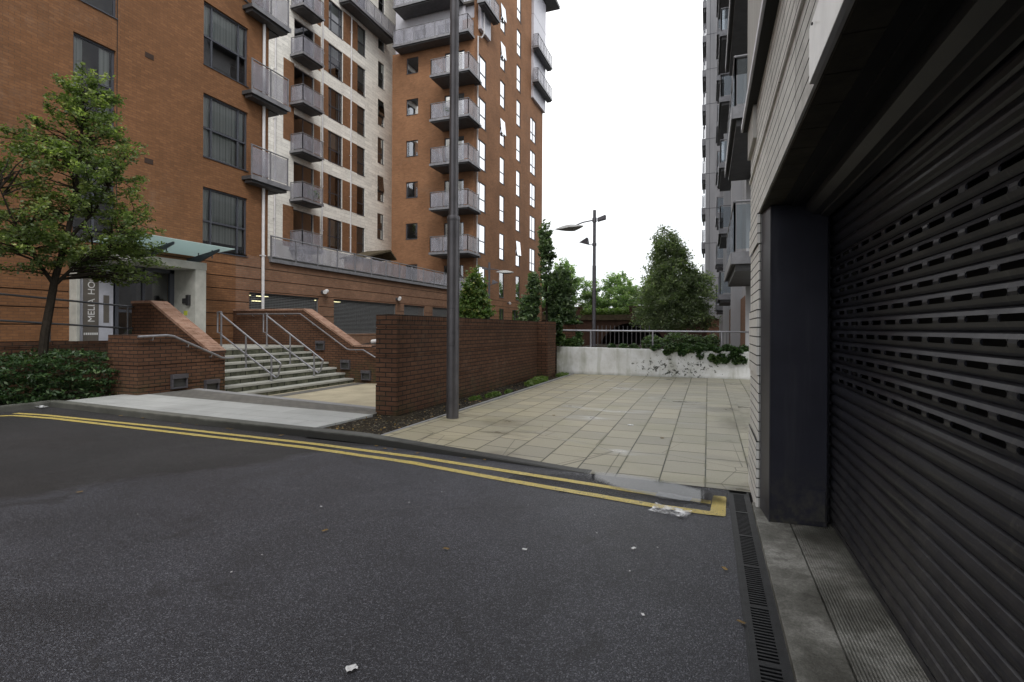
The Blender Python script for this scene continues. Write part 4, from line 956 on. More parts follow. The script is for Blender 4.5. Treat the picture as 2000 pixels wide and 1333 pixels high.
# garden wall
gw = thing('garden_wall', (-4.7, 10, 0), 'dark brick garden wall with upright brick coping behind the grey lamp column', 'wall')
m = MB(); gs = [.10 + .45 * i for i in range(4)]
layered(m, -4.91, -4.525, 6.80, 13.8, -.3, 1.555, gs); layered(m, -4.66, -4.21, 13.8, 14.6, -.3, 1.555, gs); m.box(-4.9, -3.95, 15.95, 16.2, -.3, 1.60); m.box(-4.9, -4.66, 13.8, 16.0, -.3, 1.55)
m.build('wall', 'wall_brick', gw)
m = MB(); y = 6.80
i = 0
while y < 13.79:
    m.box(-4.912 + RNG.normal(0, .002), -4.523 + RNG.normal(0, .002), y + .004, y + .071, 1.557, 1.66 + RNG.normal(0, .0015)); y += .075
y = 13.80
while y < 14.58: m.box(-4.662, -4.208, y + .004, y + .071, 1.557, 1.662); y += .0755
m.box(-4.90, -4.535, 6.82, 13.79, 1.557, 1.65)
m.build('coping', 'wall_brick', gw)

# white planter wall + railing
pw = MB(); pw.hexa([(-4.42, 15.45, -.3), (1.3, 15.45, -.3), (1.3, 15.72, -.3), (-4.42, 15.72, -.3), (-4.42, 15.45, .895), (1.3, 15.45, .835), (1.3, 15.72, .835), (-4.42, 15.72, .895)])
solo(pw, 'planter_wall', 'white_painted_wall', 'low white painted retaining wall with peeling patches and ivy spilling over', 'wall', bevel=.012)
rail_thing('planter_railing', 'grey metal rail with thin posts above the white retaining wall', 'railing', [[(-4.4, 15.62, 1.40), (1.3, 15.62, 1.385)]],
           [((x, 15.62, .86), (x, 15.62, 1.39)) for x in (-3.38, -1.53, .35)], .027, 'galv_rail')

# ---------------------------------------------------------------- lamp columns
def sail(mb, c, L, w, sx):     # curved kite-shaped reflector canopy along direction sx in X
    n, k = 12, 6; g = []
    for i in range(n + 1):
        f = i / n; hw = w * (f / .42 if f < .42 else (1 - f) / .58) ** .8 if 0 < f < 1 else .001
        row = []
        for j in range(-k, k + 1):
            q = j / k; row.append((c[0] + sx * (f - .15) * L, c[1] + q * hw, c[2] + .10 * math.sin(f * math.pi) - .06 * f - .17 * q * q * math.sin(f * math.pi)))
        g.append(row)
    for i in range(n):
        for j in range(2 * k): mb.quad(g[i][j], g[i + 1][j], g[i + 1][j + 1], g[i][j + 1])
    for i in range(n):
        for j in range(2 * k): mb.quad(*[(a, b, z + .012) for a, b, z in (g[i][j], g[i][j + 1], g[i + 1][j + 1], g[i + 1][j])])
def lamp(name, x, y, z, label, sx=-1, H=5.15, r=.072, group='sail topped street lamps'):
    o = thing(name, (x, y, z), label, 'street lamp', group)
    m = MB(); m.tube([(x, y, z), (x, y, z + .06)], r * 1.7, 16); m.tube([(x, y, z + .06), (x, y, z + 3.04), (x, y, z + 3.05)], [r, r, r * .82], 16); m.tube([(x, y, z + 3.05), (x, y, z + H)], r * .82, 16)
    m.tube([(x, y, z + 4.7), (x, y, z + 4.86)], r * 1.15, 14); m.tube([(x, y, z + 3.80), (x, y, z + 3.9)], r * 1.1, 14)
    m.build('pole', 'lamp_metal', o, smooth=True)
    m = MB(); m.tube([(x, y, z + 4.78), (x + sx * .45, y, z + 4.72), (x + sx * .8, y, z + 4.60)], .025, 8); m.build('arm', 'lamp_metal', o)
    m = MB(); sail(m, (x + sx * .58, y, z + 4.58), 1.15, .42, sx); m.build('reflector', 'reflector', o, recalc=False)
    m = MB(); m.hexa([(x - sx * .12, y - .09, z + 4.71), (x - sx * .42, y - .11, z + 4.78), (x - sx * .42, y + .11, z + 4.78), (x - sx * .12, y + .09, z + 4.71), (x - sx * .12, y - .09, z + 4.83), (x - sx * .42, y - .11, z + 4.93), (x - sx * .42, y + .11, z + 4.93), (x - sx * .12, y + .09, z + 4.83)])
    m.build('lamp_head', 'lamp_metal', o)
    m = MB(); m.tube([(x, y, z + 3.85), (x + sx * .2, y, z + 3.86)], .014, 6)
    p = [(x + sx * .22, y - .14, z + 3.86), (x + sx * .22, y + .14, z + 3.86), (x + sx * .26, y + .12, z + 4.12), (x + sx * .26, y - .12, z + 4.12), (x + sx * .60, y, z + 3.96)]
    for f in ((0, 1, 2, 3), (0, 1, 4), (1, 2, 4), (2, 3, 4), (3, 0, 4)): m.poly([p[i] for i in f])
    m.build('floodlight', 'lamp_metal', o)
    return o
l2 = lamp('street_lamp', -4.04, 19.23, .80, 'grey lamp post with curved sail reflector standing behind the white retaining wall')
l3 = lamp('street_lamp', -11.99, 27.53, .16, 'thinner distant lamp post in front of the brick tower beside the round bush', 1)
l4 = lamp('street_lamp', -15.2, 58.4, -.25, 'tiny far lamp post in front of the viaduct trees', 1)
o = thing('lamp_column', (-3.65, 7.0, .08), 'thick dark grey lamp column on the paving in front of the garden wall', 'lamp post')
m = MB(); x, y = -3.65, 7.0
m.tube([(x, y, .06), (x, y, 3.10), (x, y, 3.16), (x, y, 3.17)], [.094, .094, .094, .076], 40); m.tube([(x, y, 3.17), (x, y, 7.6), (x, y, 9.5)], [.070, .066, .06], 40)
m.tube([(x, y, 3.085), (x, y, 3.10), (x, y, 3.15), (x, y, 3.165)], [.094, .099, .099, .09], 40)
m.build('pole', 'pole_metal', o, smooth=True)
m = MB(); a0 = math.atan2(-7.0, 3.65)
def cyl_patch(mb, r, a1, a2, z1, z2, n=8):
    for i in range(n):
        p, q = a1 + (a2 - a1) * i / n, a1 + (a2 - a1) * (i + 1) / n
        mb.quad((x + r * math.cos(p), y + r * math.sin(p), z1), (x + r * math.cos(q), y + r * math.sin(q), z1), (x + r * math.cos(q), y + r * math.sin(q), z2), (x + r * math.cos(p), y + r * math.sin(p), z2))
cyl_patch(m, .0957, a0 - .95, a0 + .25, 1.185, 1.75)
dm = MB(); m_ = m; cyl_patch(dm, .0949, a0 - 1.0, a0 + .30, 1.178, 1.757)
for z in (1.24, 1.70): m.tube([(x + .095 * math.cos(a0 - .55), y + .095 * math.sin(a0 - .55), z), (x + .1005 * math.cos(a0 - .55), y + .1005 * math.sin(a0 - .55), z)], .008, 8)
idoor = m.build('inspection_door', 'pole_metal', o, recalc=True); dm.build('door_seam', 'dark_plastic', idoor, recalc=True)
m = MB(); m.tube([(x, y, 9.3), (x + .7, y, 9.4)], .03, 8); sail(m, (x + .7, y, 9.2), 1.2, .33, 1); m.build('reflector', 'hood_metal', o, recalc=False)

# CCTV cameras
for (x, y, z, lab) in ((-15.5, 17.75, 2.98, 'white camera above the pillar between the first two mesh vents'), (-15.5, 23.4, 3.0, 'white camera above the pillar right of the widest mesh vent'), (-15.2, 38.9, 3.5, 'white camera on the banded base of the brick tower')):
    o = thing('security_camera', (x, y, z), lab, 'camera'); m = MB(); m.tube([(x - .1, y, z + .02), (x + .12, y, z)], .05, 10); m.tube([(x - .1, y, z), (x - .08, y, z)], .09, 10); m.build('bracket', 'lamp_metal', o)
    m = MB(); m.tube([(x + .02, y + .15, z + .06), (x + .2, y - .18, z - .02)], .085, 12); m.build('camera_body', 'camera_white', o, smooth=True)
o = thing('security_camera', (-10.2, 13.95, 1.0), 'small silver bullet camera poking out beside the end of the garden wall', 'camera'); m = MB(); m.tube([(-10.25, 14, .99), (-9.95, 13.95, 1.02)], .075, 12); m.build('camera_body', 'camera_white', o, smooth=True)
m = MB(); m.tube([(-11.9, 13.62, .9), (-11.0, 13.9, .82), (-10.25, 14, .97)], .02, 6); m.build('bracket', 'dark_plastic', o)

# ---------------------------------------------------------------- building on the far right
fb = thing('balcony_block', (1.5, 30, -.3), 'pale grey apartment block with stacked dark steel balconies beyond the garage wall', 'building')
m = MB(); m.box(1.15, 8, 16.2, 47.9, -.3, 33); m.box(-.28, 8, 48, 58, 2.4, 36)
for y in (31, 20.4, 41): m.box(.78, 1.15, y, y + .35, -.3, 33)
m.build('wall', 'block_panel', fb)
m = MB(); m.box(1.10, 1.149, 16.15, 47.9, -.3, 2.55); m.box(-.1, 1.1, 48.2, 57.5, -.3, 2.4); m.build('ground_floor', 'podium_brick', fb)
m = MB()
for k in range(12):
    m.box(-.285, 1.14, 47.985, 47.999, 2.9 + 3.05 * k, 2.93 + 3.05 * k)
m.box(.04, .065, 47.98, 47.999, 2.5, 36)
m.build('panel_joint', 'frame_grey', fb)
for k in range(6):
    z = 3.05 + 3.05 * k
    if k % 1 == 0:
        balcony(fb, .46, 1.9, 11.7, 16.15, z, 'ny', th=.36, panel='clear_panel')
    w = window(fb, 'nx', 1.15, 16.6, 19.6, z + .1, z + 2.4, (.3, .65), (), sill=False)
for k in range(9): balcony(fb, .46, 1.14, 25.6, 29.5, 3.05 + 3.05 * k, 'ny', th=.34, panel='clear_panel'); 
for k in range(10): balcony(fb, .47, 1.14, 36.6, 40, 3.05 + 3.05 * k, 'ny', th=.5, panel='clear_panel')
for k in range(11): balcony(fb, -.56, -.285, 48.4, 52, 3.05 + 3.05 * k, 'ny', th=.9)
for k in range(8): window(fb, 'nx', 1.15, 24, 27.5, 3.15 + 3.05 * k, 5.4 + 3.05 * k, (.5,), (), sill=False)
m = MB(); m.box(1.9, 2.1, 15.7, 16.19, -.3, 22); m.box(1.0, 1.9, 16.05, 16.2, -.3, 21); m.build('end_wall', 'block_panel', fb)
solo((lambda q: (q.box(.1, 1.0, 22.0, 22.05, 1.35, 1.40), q.box(.1, .14, 22, 22.05, .3, 1.35), q.box(.96, 1.0, 22, 22.05, .3, 1.35), [q.box(.2 + .12 * i, .215 + .12 * i, 22.01, 22.03, .3, 1.35) for i in range(7)], q)[-1])(MB()), 'garden_gate', 'dark_rail', 'small metal gate frame beyond the planter near the balcony block', 'gate')

# ---------------------------------------------------------------- viaduct
vi = thing('railway_viaduct', (-6, 54, -.3), 'old soot stained brick viaduct with an arch and overgrown parapet', 'bridge')
YV = 52.0
m = MB(); cx, rad, cz = -7.0, 3.6, -1.5
facade_pts = 28
def vwall(x0, x1, z1):
    m.box(x0, x1, YV, YV + 6, -.3, z1)
for a, b in ((-34, cx - rad), (cx + rad, 6)): vwall(a, b, 2.35)
N = 24
for i in range(N):
    a0_, a1_ = math.pi * i / N, math.pi * (i + 1) / N
    xa, za, xb, zb = cx - rad * math.cos(a0_), cz + rad * math.sin(a0_), cx - rad * math.cos(a1_), cz + rad * math.sin(a1_)
    za, zb = max(za, -.3), max(zb, -.3)
    m.poly([(xa, YV, za), (xb, YV, zb), (xb, YV, 2.35), (xa, YV, 2.35)]); m.poly([(xa, YV, za), (xb, YV, zb), (xb, YV + 6, zb), (xa, YV + 6, za)])
m.box(-34, 6, YV + .02, YV + 6, 2.32, 2.9)
m.box(-34, -12.15, YV - .05, YV + .5, 2.9, 3.6); m.box(-7.4, 6, YV - .05, YV + .5, 2.9, 3.6)
m.build('wall', 'viaduct_brick', vi, recalc=False)
m = MB(); m.box(-34, 6, YV - .28, YV + .3, 2.35, 2.9); m.box(-34, -12.15, YV - .15, YV + .6, 3.6, 3.75); m.box(-7.4, 6, YV - .15, YV + .6, 3.6, 3.75)
m.build('parapet_band', 'shed_roof', vi)
m = MB(); k = 26
for i in range(N):
    a0_, a1_ = math.pi * i / N, math.pi * (i + 1) / N; q = []
    for rr, aa in ((rad, a0_), (rad + .45, a0_), (rad + .45, a1_), (rad, a1_)): q.append((cx - rr * math.cos(aa), max(-.3, cz + rr * math.sin(aa))))
    m.poly([(q_[0], YV - .06, q_[1]) for q_ in q]); m.poly([(q[1][0], YV - .06, q[1][1]), (q[2][0], YV - .06, q[2][1]), (q[2][0], YV + .05, q[2][1]), (q[1][0], YV + .05, q[1][1])])
m.build('arch_ring', 'viaduct_brick', vi, recalc=False)
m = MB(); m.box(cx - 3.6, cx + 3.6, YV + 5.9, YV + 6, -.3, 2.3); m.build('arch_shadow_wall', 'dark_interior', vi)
o = thing('bar_railing', (-4, 26.3, 0), 'row of thin upright metal bars seen below the rail behind the white wall', 'fence')
m = MB(); x = -5.3
while x < -2.7: m.tube([(x, 26.2, .3), (x, 26.2, 1.62)], .022, 6); x += .215
m.build('bar', 'galv_rail', o); m = MB(); m.box(-5.4, -2.6, 26.18, 26.22, .62, .66); m.build('rail', 'galv_rail', o)

# ---------------------------------------------------------------- foliage
def leaf_mesh(name, P, size, mat, parent=None, aspect=1.9, up=.35, label=None, cat=None, group=None, shade_bias=None, droop=0):
    n = len(P); d = RNG.normal(size=(n, 3)); d[:, 2] = d[:, 2] * .6 - droop; d /= np.linalg.norm(d, axis=1)[:, None]
    nn = RNG.normal(size=(n, 3)); nn[:, 2] = np.abs(nn[:, 2]) + up; a = np.cross(d, nn); a /= np.linalg.norm(a, axis=1)[:, None]
    s = size * RNG.uniform(.6, 1.35, n)[:, None]; L = d * s * .5 * aspect; Wd = a * s * .5
    o0 = np.array(ORG[parent]) if parent in ORG else np.zeros(3)
    P = P - o0
    fold = np.cross(L, a); fold /= (np.linalg.norm(fold, axis=1)[:, None] + 1e-9); fold *= s * .12
    V = np.stack([P - L, P + Wd - L * .1 + fold, P + L, P - Wd - L * .1 + fold], 1).reshape(-1, 3)
    me = bpy.data.meshes.new(name); me.vertices.add(4 * n); me.vertices.foreach_set('co', V.astype(np.float32).ravel())
    idx = np.arange(4 * n).reshape(n, 4); me.loops.add(4 * n); me.loops.foreach_set('vertex_index', idx.ravel().astype(np.int32))
    me.polygons.add(n); me.polygons.foreach_set('loop_start', (np.arange(n) * 4).astype(np.int32)); me.polygons.foreach_set('loop_total', np.full(n, 4, np.int32))
    at = me.attributes.new('shade', 'FLOAT', 'POINT'); sh = RNG.beta(2, 2.6, n) if shade_bias is None else np.clip(RNG.beta(2, 3, n) * .8 + shade_bias, 0, 1)
    at.data.foreach_set('value', np.repeat(sh, 4).astype(np.float32)); me.materials.append(M[mat]); me.update(); me.validate()
    o = bpy.data.objects.new(name, me); COL.objects.link(o)
    if parent: o.parent = parent
    if label: tagp(o, label, cat, group)
    return o

def tree(name, base, trunk, lobes, nleaf, lsize, label, mat, bark='bark', r0=.09, nbr=60, group=None, clump=.16, per=26, multi=None, up=.35, droop=0, aspect=1.9, clumpz=.7):
    """trunk: polyline; lobes: (cx,cy,cz,rx,ry,rz,weight) ellipsoids"""
    o = thing(name, base, label, 'tree', group); m = MB()
    stems = [trunk] + (multi or [])
    for i, tr_ in enumerate(stems):
        k = len(tr_); m.tube(tr_, [r0 * (1 if i == 0 else .45) * (1 - .85 * j / (k - 1)) for j in range(k)], 9)
    w = np.array([l[6] for l in lobes], float); w /= w.sum(); ncl = max(8, nleaf // per); C_ = []
    for _ in range(ncl):
        l = lobes[RNG.choice(len(lobes), p=w)]; v = RNG.normal(size=3); v /= np.linalg.norm(v); rr = RNG.uniform(.25, 1) ** .45 * RNG.choice([1, 1, 1, 1.13])
        C_.append((l[0] + v[0] * rr * l[3], l[1] + v[1] * rr * l[4], l[2] + v[2] * rr * l[5]))
    C_ = np.array(C_)
    allp = [Vector(p) for tr_ in stems for p in tr_[1:]]
    # densify attachment points
    att = []
    for tr_ in stems:
        for a, b in zip(tr_, tr_[1:]):
            a, b = Vector(a), Vector(b); att += [a.lerp(b, q / 6) for q in range(6)]
    zmin = min(l[2] - l[5] for l in lobes); att = [p for p in att if p.z > zmin - .25] or allp
    seg = np.zeros((len(C_), 2, 3)); order = RNG.permutation(len(C_)); drawn = 0
    for i in order:
        c = Vector(C_[i]); cand = [p for p in att if p.z < c.z + .05] or att
        a = min(cand, key=lambda p: (p - c).length + RNG.uniform(0, .35)); d = (c - a).length
        mid = a.lerp(c, .5) + Vector((RNG.normal(0, .07 * d), RNG.normal(0, .07 * d), .10 * d)); rb_ = min(r0 * .3, .008 + .010 * d)
        tip = c + (c - mid).normalized() * clump * 1.6 + Vector((0, 0, clump * (.5 - 2.2 * droop)))
        seg[i, 0] = mid.lerp(c, .45); seg[i, 1] = tip
        if drawn < nbr: m.tube([a, mid, c, tip], [rb_, rb_ * .65, rb_ * .3, rb_ * .12], 5, cap=False); drawn += 1
    m.build('trunk', bark, o, smooth=True, recalc=False)
    ids = RNG.choice(len(C_), nleaf, p=(lambda q: q / q.sum())(RNG.uniform(.35, 1.6, len(C_)))); f = RNG.uniform(0, 1, nleaf)[:, None]
    P = seg[ids, 0] * (1 - f) + seg[ids, 1] * f + RNG.normal(size=(nleaf, 3)) * np.array([clump, clump, clump * clumpz]) * (.62 - .25 * f)
    cs = RNG.uniform(-.12, .38, len(C_)) + (C_[:, 2] - C_[:, 2].mean()) * .03; leaf_mesh('crown', P, lsize, mat, o, aspect, up, shade_bias=cs[ids] + .1 * (f[:, 0] - .5), droop=droop)
    return o

# foreground tree (left)
tree('street_tree', (-12.3, 6.15, .07), [(-12.33, 6.10, .05), (-12.30, 6.18, 1.3), (-12.26, 6.32, 2.4), (-12.2, 6.5, 3.3), (-12.2, 6.65, 4.3), (-12.22, 6.75, 5.4), (-12.25, 6.8, 6.4)],
     [(-12.2, 6.85, 6.15, .45, .5, .62, 1.2), (-12.2, 6.9, 5.3, .8, .85, .7, 2.2), (-12.2, 6.6, 4.4, 1.1, 1.25, .7, 3.0), (-12.1, 6.7, 3.45, 1.2, 1.55, .62, 3.6), (-12.1, 7.5, 2.75, .8, .85, .42, 1.5), (-12.2, 5.8, 2.95, .9, .85, .5, 1.6), (-12.2, 6.0, 5.0, .5, .6, .4, .6)],
     31000, .038, 'leafy green tree rising from the hedge in front of the brick apartment building', 'leaf_green', r0=.088, nbr=420, clump=.115, per=62,
     multi=[[(-12.27, 6.3, 2.25), (-12.1, 6.6, 2.7), (-11.9, 7.1, 3.2), (-11.8, 7.6, 3.9)], [(-12.27, 6.3, 2.3), (-12.3, 6.0, 2.8), (-12.2, 5.6, 3.5), (-12.1, 5.3, 4.2)], [(-12.2, 6.5, 3.2), (-12.0, 6.9, 3.9), (-11.9, 7.2, 4.7)]])

# hedge: layered sprays
def hedge():
    n = 64000; y = RNG.uniform(-6, 7.0, n)
    layer = RNG.integers(0, 9, n); z = .12 + layer * .112 + RNG.normal(0, .025, n)
    bul = .12 * np.sin(y * 2.3 + layer * 1.7) + .09 * np.sin(y * 5.1 + layer * 2.9) + .05 * np.sin(y * 11 + layer)
    top = .93 + .06 * np.sin(y * 1.9) + .05 * np.sin(y * 5.3); z = np.minimum(z, top + RNG.normal(0, .03, n))
    depth = RNG.beta(1.1, 3.2, n) * 1.5
    xf = -11.12 - .15 * (z / .9) ** 2 + bul * .8 - .0
    x = xf - depth; topl = z > .82; x = np.where(topl, -11.3 + bul * .5 - RNG.uniform(0, 1.55, n), x)
    # hole between sprays
    keep = (np.sin(y * 3.7 + layer * 2.1) + np.sin(y * 8.3 + layer * 4.4) + RNG.normal(0, .5, n) > -.75)
    keep &= ~((y > 6.55) & (x > -11.42) & (z > .75) & (RNG.uniform(size=n) < .5))
    x = np.where((y > 6.2) & (z < .7), x + .32 * (y - 6.2), x)
    P = np.stack([x, y, z], 1)[keep]
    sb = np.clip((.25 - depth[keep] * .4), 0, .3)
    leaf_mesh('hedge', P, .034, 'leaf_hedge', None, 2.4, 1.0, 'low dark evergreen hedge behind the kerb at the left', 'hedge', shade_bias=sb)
hedge()

def cloud(name, label, cat, mat, size, blobs, n, group=None, aspect=1.4, up=.5, parent=None, shell=.5):
    P = []
    w = np.array([b[3] * b[4] * b[5] for b in blobs]) ** .67; w /= w.sum(); ids = RNG.choice(len(blobs), n, p=w)
    B = np.array(blobs)[ids]; v = RNG.normal(size=(n, 3)); v /= np.linalg.norm(v, axis=1)[:, None]; r_ = RNG.uniform(shell, 1.08, n)[:, None]
    P = B[:, :3] + v * r_ * B[:, 3:6]
    return leaf_mesh(name, P, size, mat, parent, aspect, up, label, cat, group, shade_bias=RNG.uniform(-.05, .25, len(blobs))[ids])

# ivy over the white wall
bl_ = []
for i in range(70):
    x = RNG.uniform(-2.0, 1.05); d = RNG.uniform(.045, .095) * (.6 + .5 * (x > -1.4)); bl_.append((x, 15.52 + RNG.normal(0, .08), .93 + RNG.normal(0, .05), d * 1.3, d, d * .8))
for x, z in ((-.2, .72), (.1, .66), (.35, .70), (.45, .60), (.62, .72), (.8, .66), (.9, .60), (-.7, .78), (-1.1, .80), (.25, .58), (.72, .58)): bl_.append((x, 15.40, z, .11, .05, .10))
for x in (-2.4, -2.1, -2.75): bl_.append((x, 15.7, .92, .13, .1, .09))
cloud('ivy_plant', 'trailing ivy spilling over the top of the white retaining wall', 'plant', 'leaf_ivy', .07, bl_, 6500)
cloud('climbing_shrub', 'leafy climbing shrub between the garden wall end pier and the white wall', 'plant', 'leaf_ivy', .075,
      [(-4.25, 15.15, 1.5, .10, .12, .2), (-4.3, 15.3, 1.15, .16, .15, .22), (-4.1, 15.62, 1.0, .25, .12, .15), (-3.85, 15.7, 1.05, .22, .12, .18), (-3.75, 15.7, 1.28, .1, .1, .1), (-4.35, 15.0, 1.68, .16, .18, .05), (-4.0, 15.9, 1.66, .35, .1, .05)], 1700)
for (bs, lab) in (([(-4.03, 12.0, .11, .14, .55, .07), (-4.1, 12.7, .12, .2, .5, .08), (-4.0, 14.6, .1, .15, .5, .06), (-4.2, 13.2, .10, .15, .4, .06)], 'weedy green ground cover at the far end of the soil bed'), ([(-4.08, 9.6, .10, .10, .35, .05), (-4.2, 9.0, .1, .08, .25, .04), (-4.02, 10.3, .09, .06, .2, .04)], 'small patch of weeds midway along the soil bed')):
    o = cloud('weeds', None, None, 'leaf_grass', .035, bs, 1500 if 'far' in lab else 500, aspect=2.2); tagp(o, lab, 'weeds', kind='stuff')
P = np.stack([RNG.uniform(-4.85, -3.92, 260), 5.6 + 9.4 * RNG.beta(1, 1.6, 260), np.full(260, .093)], 1)
tagp(leaf_mesh('leaf_litter', P, .028, 'fallen_leaf', None, 1.3, 2.5), 'scattered dead leaves and chips on the soil bed', 'leaf litter', kind='stuff')

# bushy tree in front of the tower
tree('bushy_tree', (-10.9, 23.0, -.3), [(-10.9, 23, -.3), (-10.85, 23, 1.0), (-10.85, 23, 2.4), (-10.9, 23, 3.8)],
     [(-10.75, 22.8, 3.3, .5, .6, .9, 1), (-10.85, 23, 2.2, .85, .9, 1.1, 2), (-10.7, 22.9, 1.3, .9, .9, .9, 1.4)], 12000, .085, 'round bushy tree right of the lamp column in front of the tower', 'leaf_bush', nbr=50, clump=.16)
# upright oak trees
tree('columnar_tree', (-6.75, 22.0, -.3), [(-6.78, 22, -.3), (-6.76, 22, 2), (-6.80, 22, 4), (-6.84, 22, 6.1)],
     [(-6.86, 22, 5.55, .20, .3, .62, .8), (-6.78, 22, 4.9, .33, .35, .5, 1), (-6.82, 22, 4.1, .24, .3, .6, .55), (-6.7, 22, 3.2, .3, .3, .6, .6)] , 4600, .09, 'tall narrow columnar tree against the right edge of the brick tower', 'leaf_dark', r0=.07, nbr=50, clump=.085, per=16, aspect=1.5)
tree('columnar_tree', (-7.1, 21.2, -.3), [(-7.05, 21.2, -.3), (-7.2, 21.2, 1.6), (-7.15, 21.2, 3.4)], [(-7.1, 21.2, 3.1, .24, .3, .75, .8), (-7.35, 21.2, 2.1, .36, .4, .75, 1.1), (-7.5, 21.2, 1.6, .3, .3, .4, .5)], 6500, .095,
     'short upright dark tree at the left foot of the tall columnar tree', 'leaf_dark', r0=.06, nbr=40, clump=.10, per=18, aspect=1.5)
tree('columnar_tree', (-6.1, 22.8, -.3), [(-6.4, 22.8, -.3), (-6.2, 22.8, 1.6), (-6.1, 22.8, 3.4)], [(-6.3, 22.8, 3.4, .45, .45, .75, 1), (-6.35, 22.8, 2.2, .62, .6, .9, 1.6)], 9500, .095,
     'denser upright dark tree at the right foot of the tall columnar tree', 'leaf_dark', r0=.06, nbr=50, clump=.11, per=18, aspect=1.5)
# birch
K = 1.5
def kk(p): return (p[0] * K, p[1] * K, 1.45 + (p[2] - 1.45) * K) + tuple(q * K for q in p[3:6]) + tuple(p[6:])
tree('birch_tree', (-2.17, 31.5, -.32), [kk(p) for p in ((-1.45, 21, .27), (-1.42, 21, 2), (-1.45, 21, 3.4), (-1.5, 21, 4.6), (-1.55, 21, 5.3))],
     [kk(p) for p in ((-1.55, 21, 4.85, .32, .4, .55, .7), (-1.4, 21, 4.3, .6, .5, .45, .9), (-1.35, 21, 3.6, .95, .9, .7, 2), (-1.3, 21, 2.7, 1.3, 1.2, .7, 2.6), (-1.25, 21, 1.95, 1.5, 1.2, .55, 2.2), (-.45, 21.2, 3.2, .6, .6, .6, .8))], 40000, .068, 'large feathery birch tree beyond the white wall near the balcony block', 'leaf_birch', 'bark_grey', .10, 200, clump=.29, per=85, droop=.45, clumpz=1.0, aspect=2.6)
cloud('planter_bush', 'dark low bush at the foot of the birch tree', 'bush', 'leaf_dark', .07, [(-1.0, 19.5, 1.0, .6, .4, .35), (-.4, 19.7, .95, .4, .4, .3), (-1.9, 19.6, .95, .4, .3, .3), (.1, 19.6, 1.0, .3, .3, .3)], 3200)
# far trees beyond viaduct
ft = [(-16.8, 62, 9.5, 2.3, 'tallest pale birch beyond the viaduct, at the left'), (-13.8, 64, 7.3, 2.2, 'rounded pale tree beyond the viaduct left of the lamp post'), (-11.4, 66, 8.2, 2.4, 'pale tree beyond the viaduct just right of the lamp post'), (-9.3, 63, 7.6, 2.0, 'yellowish pale tree beyond the viaduct in the middle gap'),
      (-7.0, 67, 8.0, 2.4, 'pale tree beyond the viaduct half hidden by the birch'), (-4.0, 66, 7.4, 2.3, 'pale tree beyond the viaduct behind the birch crown'), (-1.2, 66, 7.8, 2.3, 'pale tree beyond the viaduct near the balcony block'), (-19.5, 60, 7.5, 2.3, 'pale tree beyond the viaduct beside the tower edge')]
for i, (x, y, h, r_, lab) in enumerate(ft):
    lb = [(x, y, h - 1.1, r_ * .45, r_ * .5, 1.2, .8), (x + .3, y, h - 2.4, r_ * .8, r_ * .8, 1.3, 1.6), (x - .3, y, h - 3.9, r_ * 1.05, r_, 1.3, 2)]
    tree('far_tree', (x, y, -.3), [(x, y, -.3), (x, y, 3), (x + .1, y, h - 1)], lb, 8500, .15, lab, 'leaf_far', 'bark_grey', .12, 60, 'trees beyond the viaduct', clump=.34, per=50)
P = np.stack([RNG.uniform(-12.3, -7.3, 2600), RNG.uniform(51.7, 53, 2600), 2.85 + RNG.beta(1.5, 2.5, 2600) * .85], 1)
tagp(leaf_mesh('parapet_grass', P, .09, 'leaf_grass', None, 3.5, .1), 'tall grass growing on the dip in the viaduct parapet', 'grass', kind='stuff')
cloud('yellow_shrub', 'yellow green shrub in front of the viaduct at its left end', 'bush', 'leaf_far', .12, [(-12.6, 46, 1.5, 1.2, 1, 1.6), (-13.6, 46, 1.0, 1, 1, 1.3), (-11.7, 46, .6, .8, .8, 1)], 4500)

# ---------------------------------------------------------------- litter
def scrap(name, x, y, s, mat, label, cat, group=None, kx=1.6, z=.012, ang=0):
    m = MB(); n = 5; g = [[None] * (n + 1) for _ in range(n + 1)]
    for i in range(n + 1):
        for j in range(n + 1):
            u, v = (i / n - .5) * s * kx + RNG.normal(0, s * .04), (j / n - .5) * s + RNG.normal(0, s * .05)
            g[i][j] = (x + u * math.cos(ang) - v * math.sin(ang), y + u * math.sin(ang) + v * math.cos(ang), z + abs(RNG.normal(0, s * .07)))
    for i in range(n):
        for j in range(n): m.quad(g[i][j], g[i + 1][j], g[i + 1][j + 1], g[i][j + 1])
    return solo(m, name, mat, label, cat, group, recalc=False)
scrap('paper_scrap', -1.40, 1.78, .035, 'paper', 'torn white paper scrap on the asphalt at the bottom of the picture', 'litter', kx=1.3, ang=.9)
scrap('plastic_bag', -.27, 4.22, .17, 'plastic_film', 'crumpled clear plastic bag lying beside the puddle', 'litter', kx=1.7, ang=-.2, z=.014)
scrap('plastic_bag', -10.95, 5.45, .12, 'plastic_film', 'crumpled pale plastic bag in the gutter at the kerb corner', 'litter', kx=2.4, z=.03)
for i, (x, y, s, lab) in enumerate([(-1.11, 3.15, .02, 'tiny white paper fleck left of centre on the near road'), (-.45, 3.43, .022, 'tiny white paper fleck below the plastic bag'), (-.3, 2.65, .014, 'tiny pale chip in the near road by the drain'), (-2.9, 3.3, .012, 'tiny pale chip in the road near the yellow lines')]):
    scrap('paper_fleck', x, y, s, 'paper', lab, 'litter', ang=i)
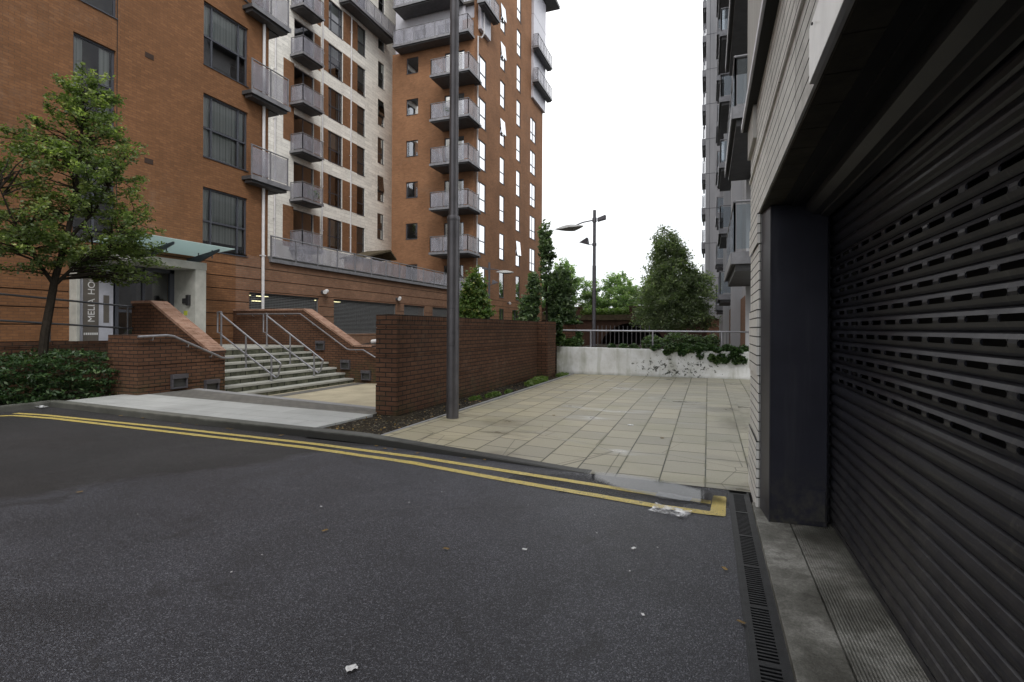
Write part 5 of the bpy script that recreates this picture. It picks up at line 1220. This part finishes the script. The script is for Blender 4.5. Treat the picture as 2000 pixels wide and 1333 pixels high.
for i, (x, y, lab) in enumerate([(-1.59, 2.97, 'thin dark twig like leaf on the near road'), (-2.53, 2.92, 'small orange dead leaf on the road below the lamp column'), (.16, 2.76, 'curled yellow leaf on the edge of the drain grating'), (-5.09, 2.81, 'yellow leaf on the road at the left'), (.10, 3.34, 'brown leaf on the road next to the drain'), (-5.3, 5.25, 'yellow leaves in the gutter by the granite pavement'), (-7.0, 5.36, 'small yellow leaf against the left kerb')]):
    scrap('fallen_leaf', x, y, .022, 'fallen_leaf', lab, 'leaf', 'fallen leaves', kx=1.9, ang=i * 1.3)
for i, (x, y, lab) in enumerate([(-1.05, 7.6, 'white crumpled scrap in the middle of the paving'), (-2.3, 7.9, 'brown leaf on the paving right of the lamp column'), (-.55, 6.9, 'brown leaf on the cooler paving slabs')]):
    scrap('paper_fleck' if i == 0 else 'fallen_leaf', x, y, .05 if i == 0 else .03, 'paper' if i == 0 else 'fallen_leaf', lab, 'litter' if i == 0 else 'leaf', z=pave_z(x, y) + .006)

for i in range(12):
    x, y = RNG.uniform(-4.5, -.1), RNG.uniform(1.9, 4.3)
    scrap('pale_chip', x, y, RNG.uniform(.005, .009), 'paper', 'tiny pale chip scattered on the near asphalt', 'litter', 'tiny pale chips on the asphalt', ang=i)
for i in range(12):
    x = RNG.uniform(-9.5, -2.2); scrap('gutter_leaf', x, ky(x) - RNG.uniform(.02, .12), RNG.uniform(.02, .035), 'fallen_leaf', 'small yellow brown leaf lying in the gutter along the kerb', 'leaf', 'leaves along the gutter', kx=1.7, ang=i * 1.1)
for (x, y, z, lab) in ((-23.75, 26.2, 9.44, 'potted plant on the second lowest balcony of the cream block'), (-16.6, 30.85, 15.62, 'potted plant on a middle balcony of the brick tower')):
    o = thing('potted_plant', (x, y, z), lab, 'plant'); m = MB(); m.tube([(x, y, z), (x, y, z + .3)], .13, 10, r1=.17); m.build('pot', 'timber', o)
    cloud('foliage', None, None, 'leaf_dark', .09, [(x, y, z + .62, .25, .25, .35)], 300, parent=o) if False else leaf_mesh('foliage', np.array([x, y, z + .62]) + RNG.normal(size=(260, 3)) * .14, .09, 'leaf_dark', o)
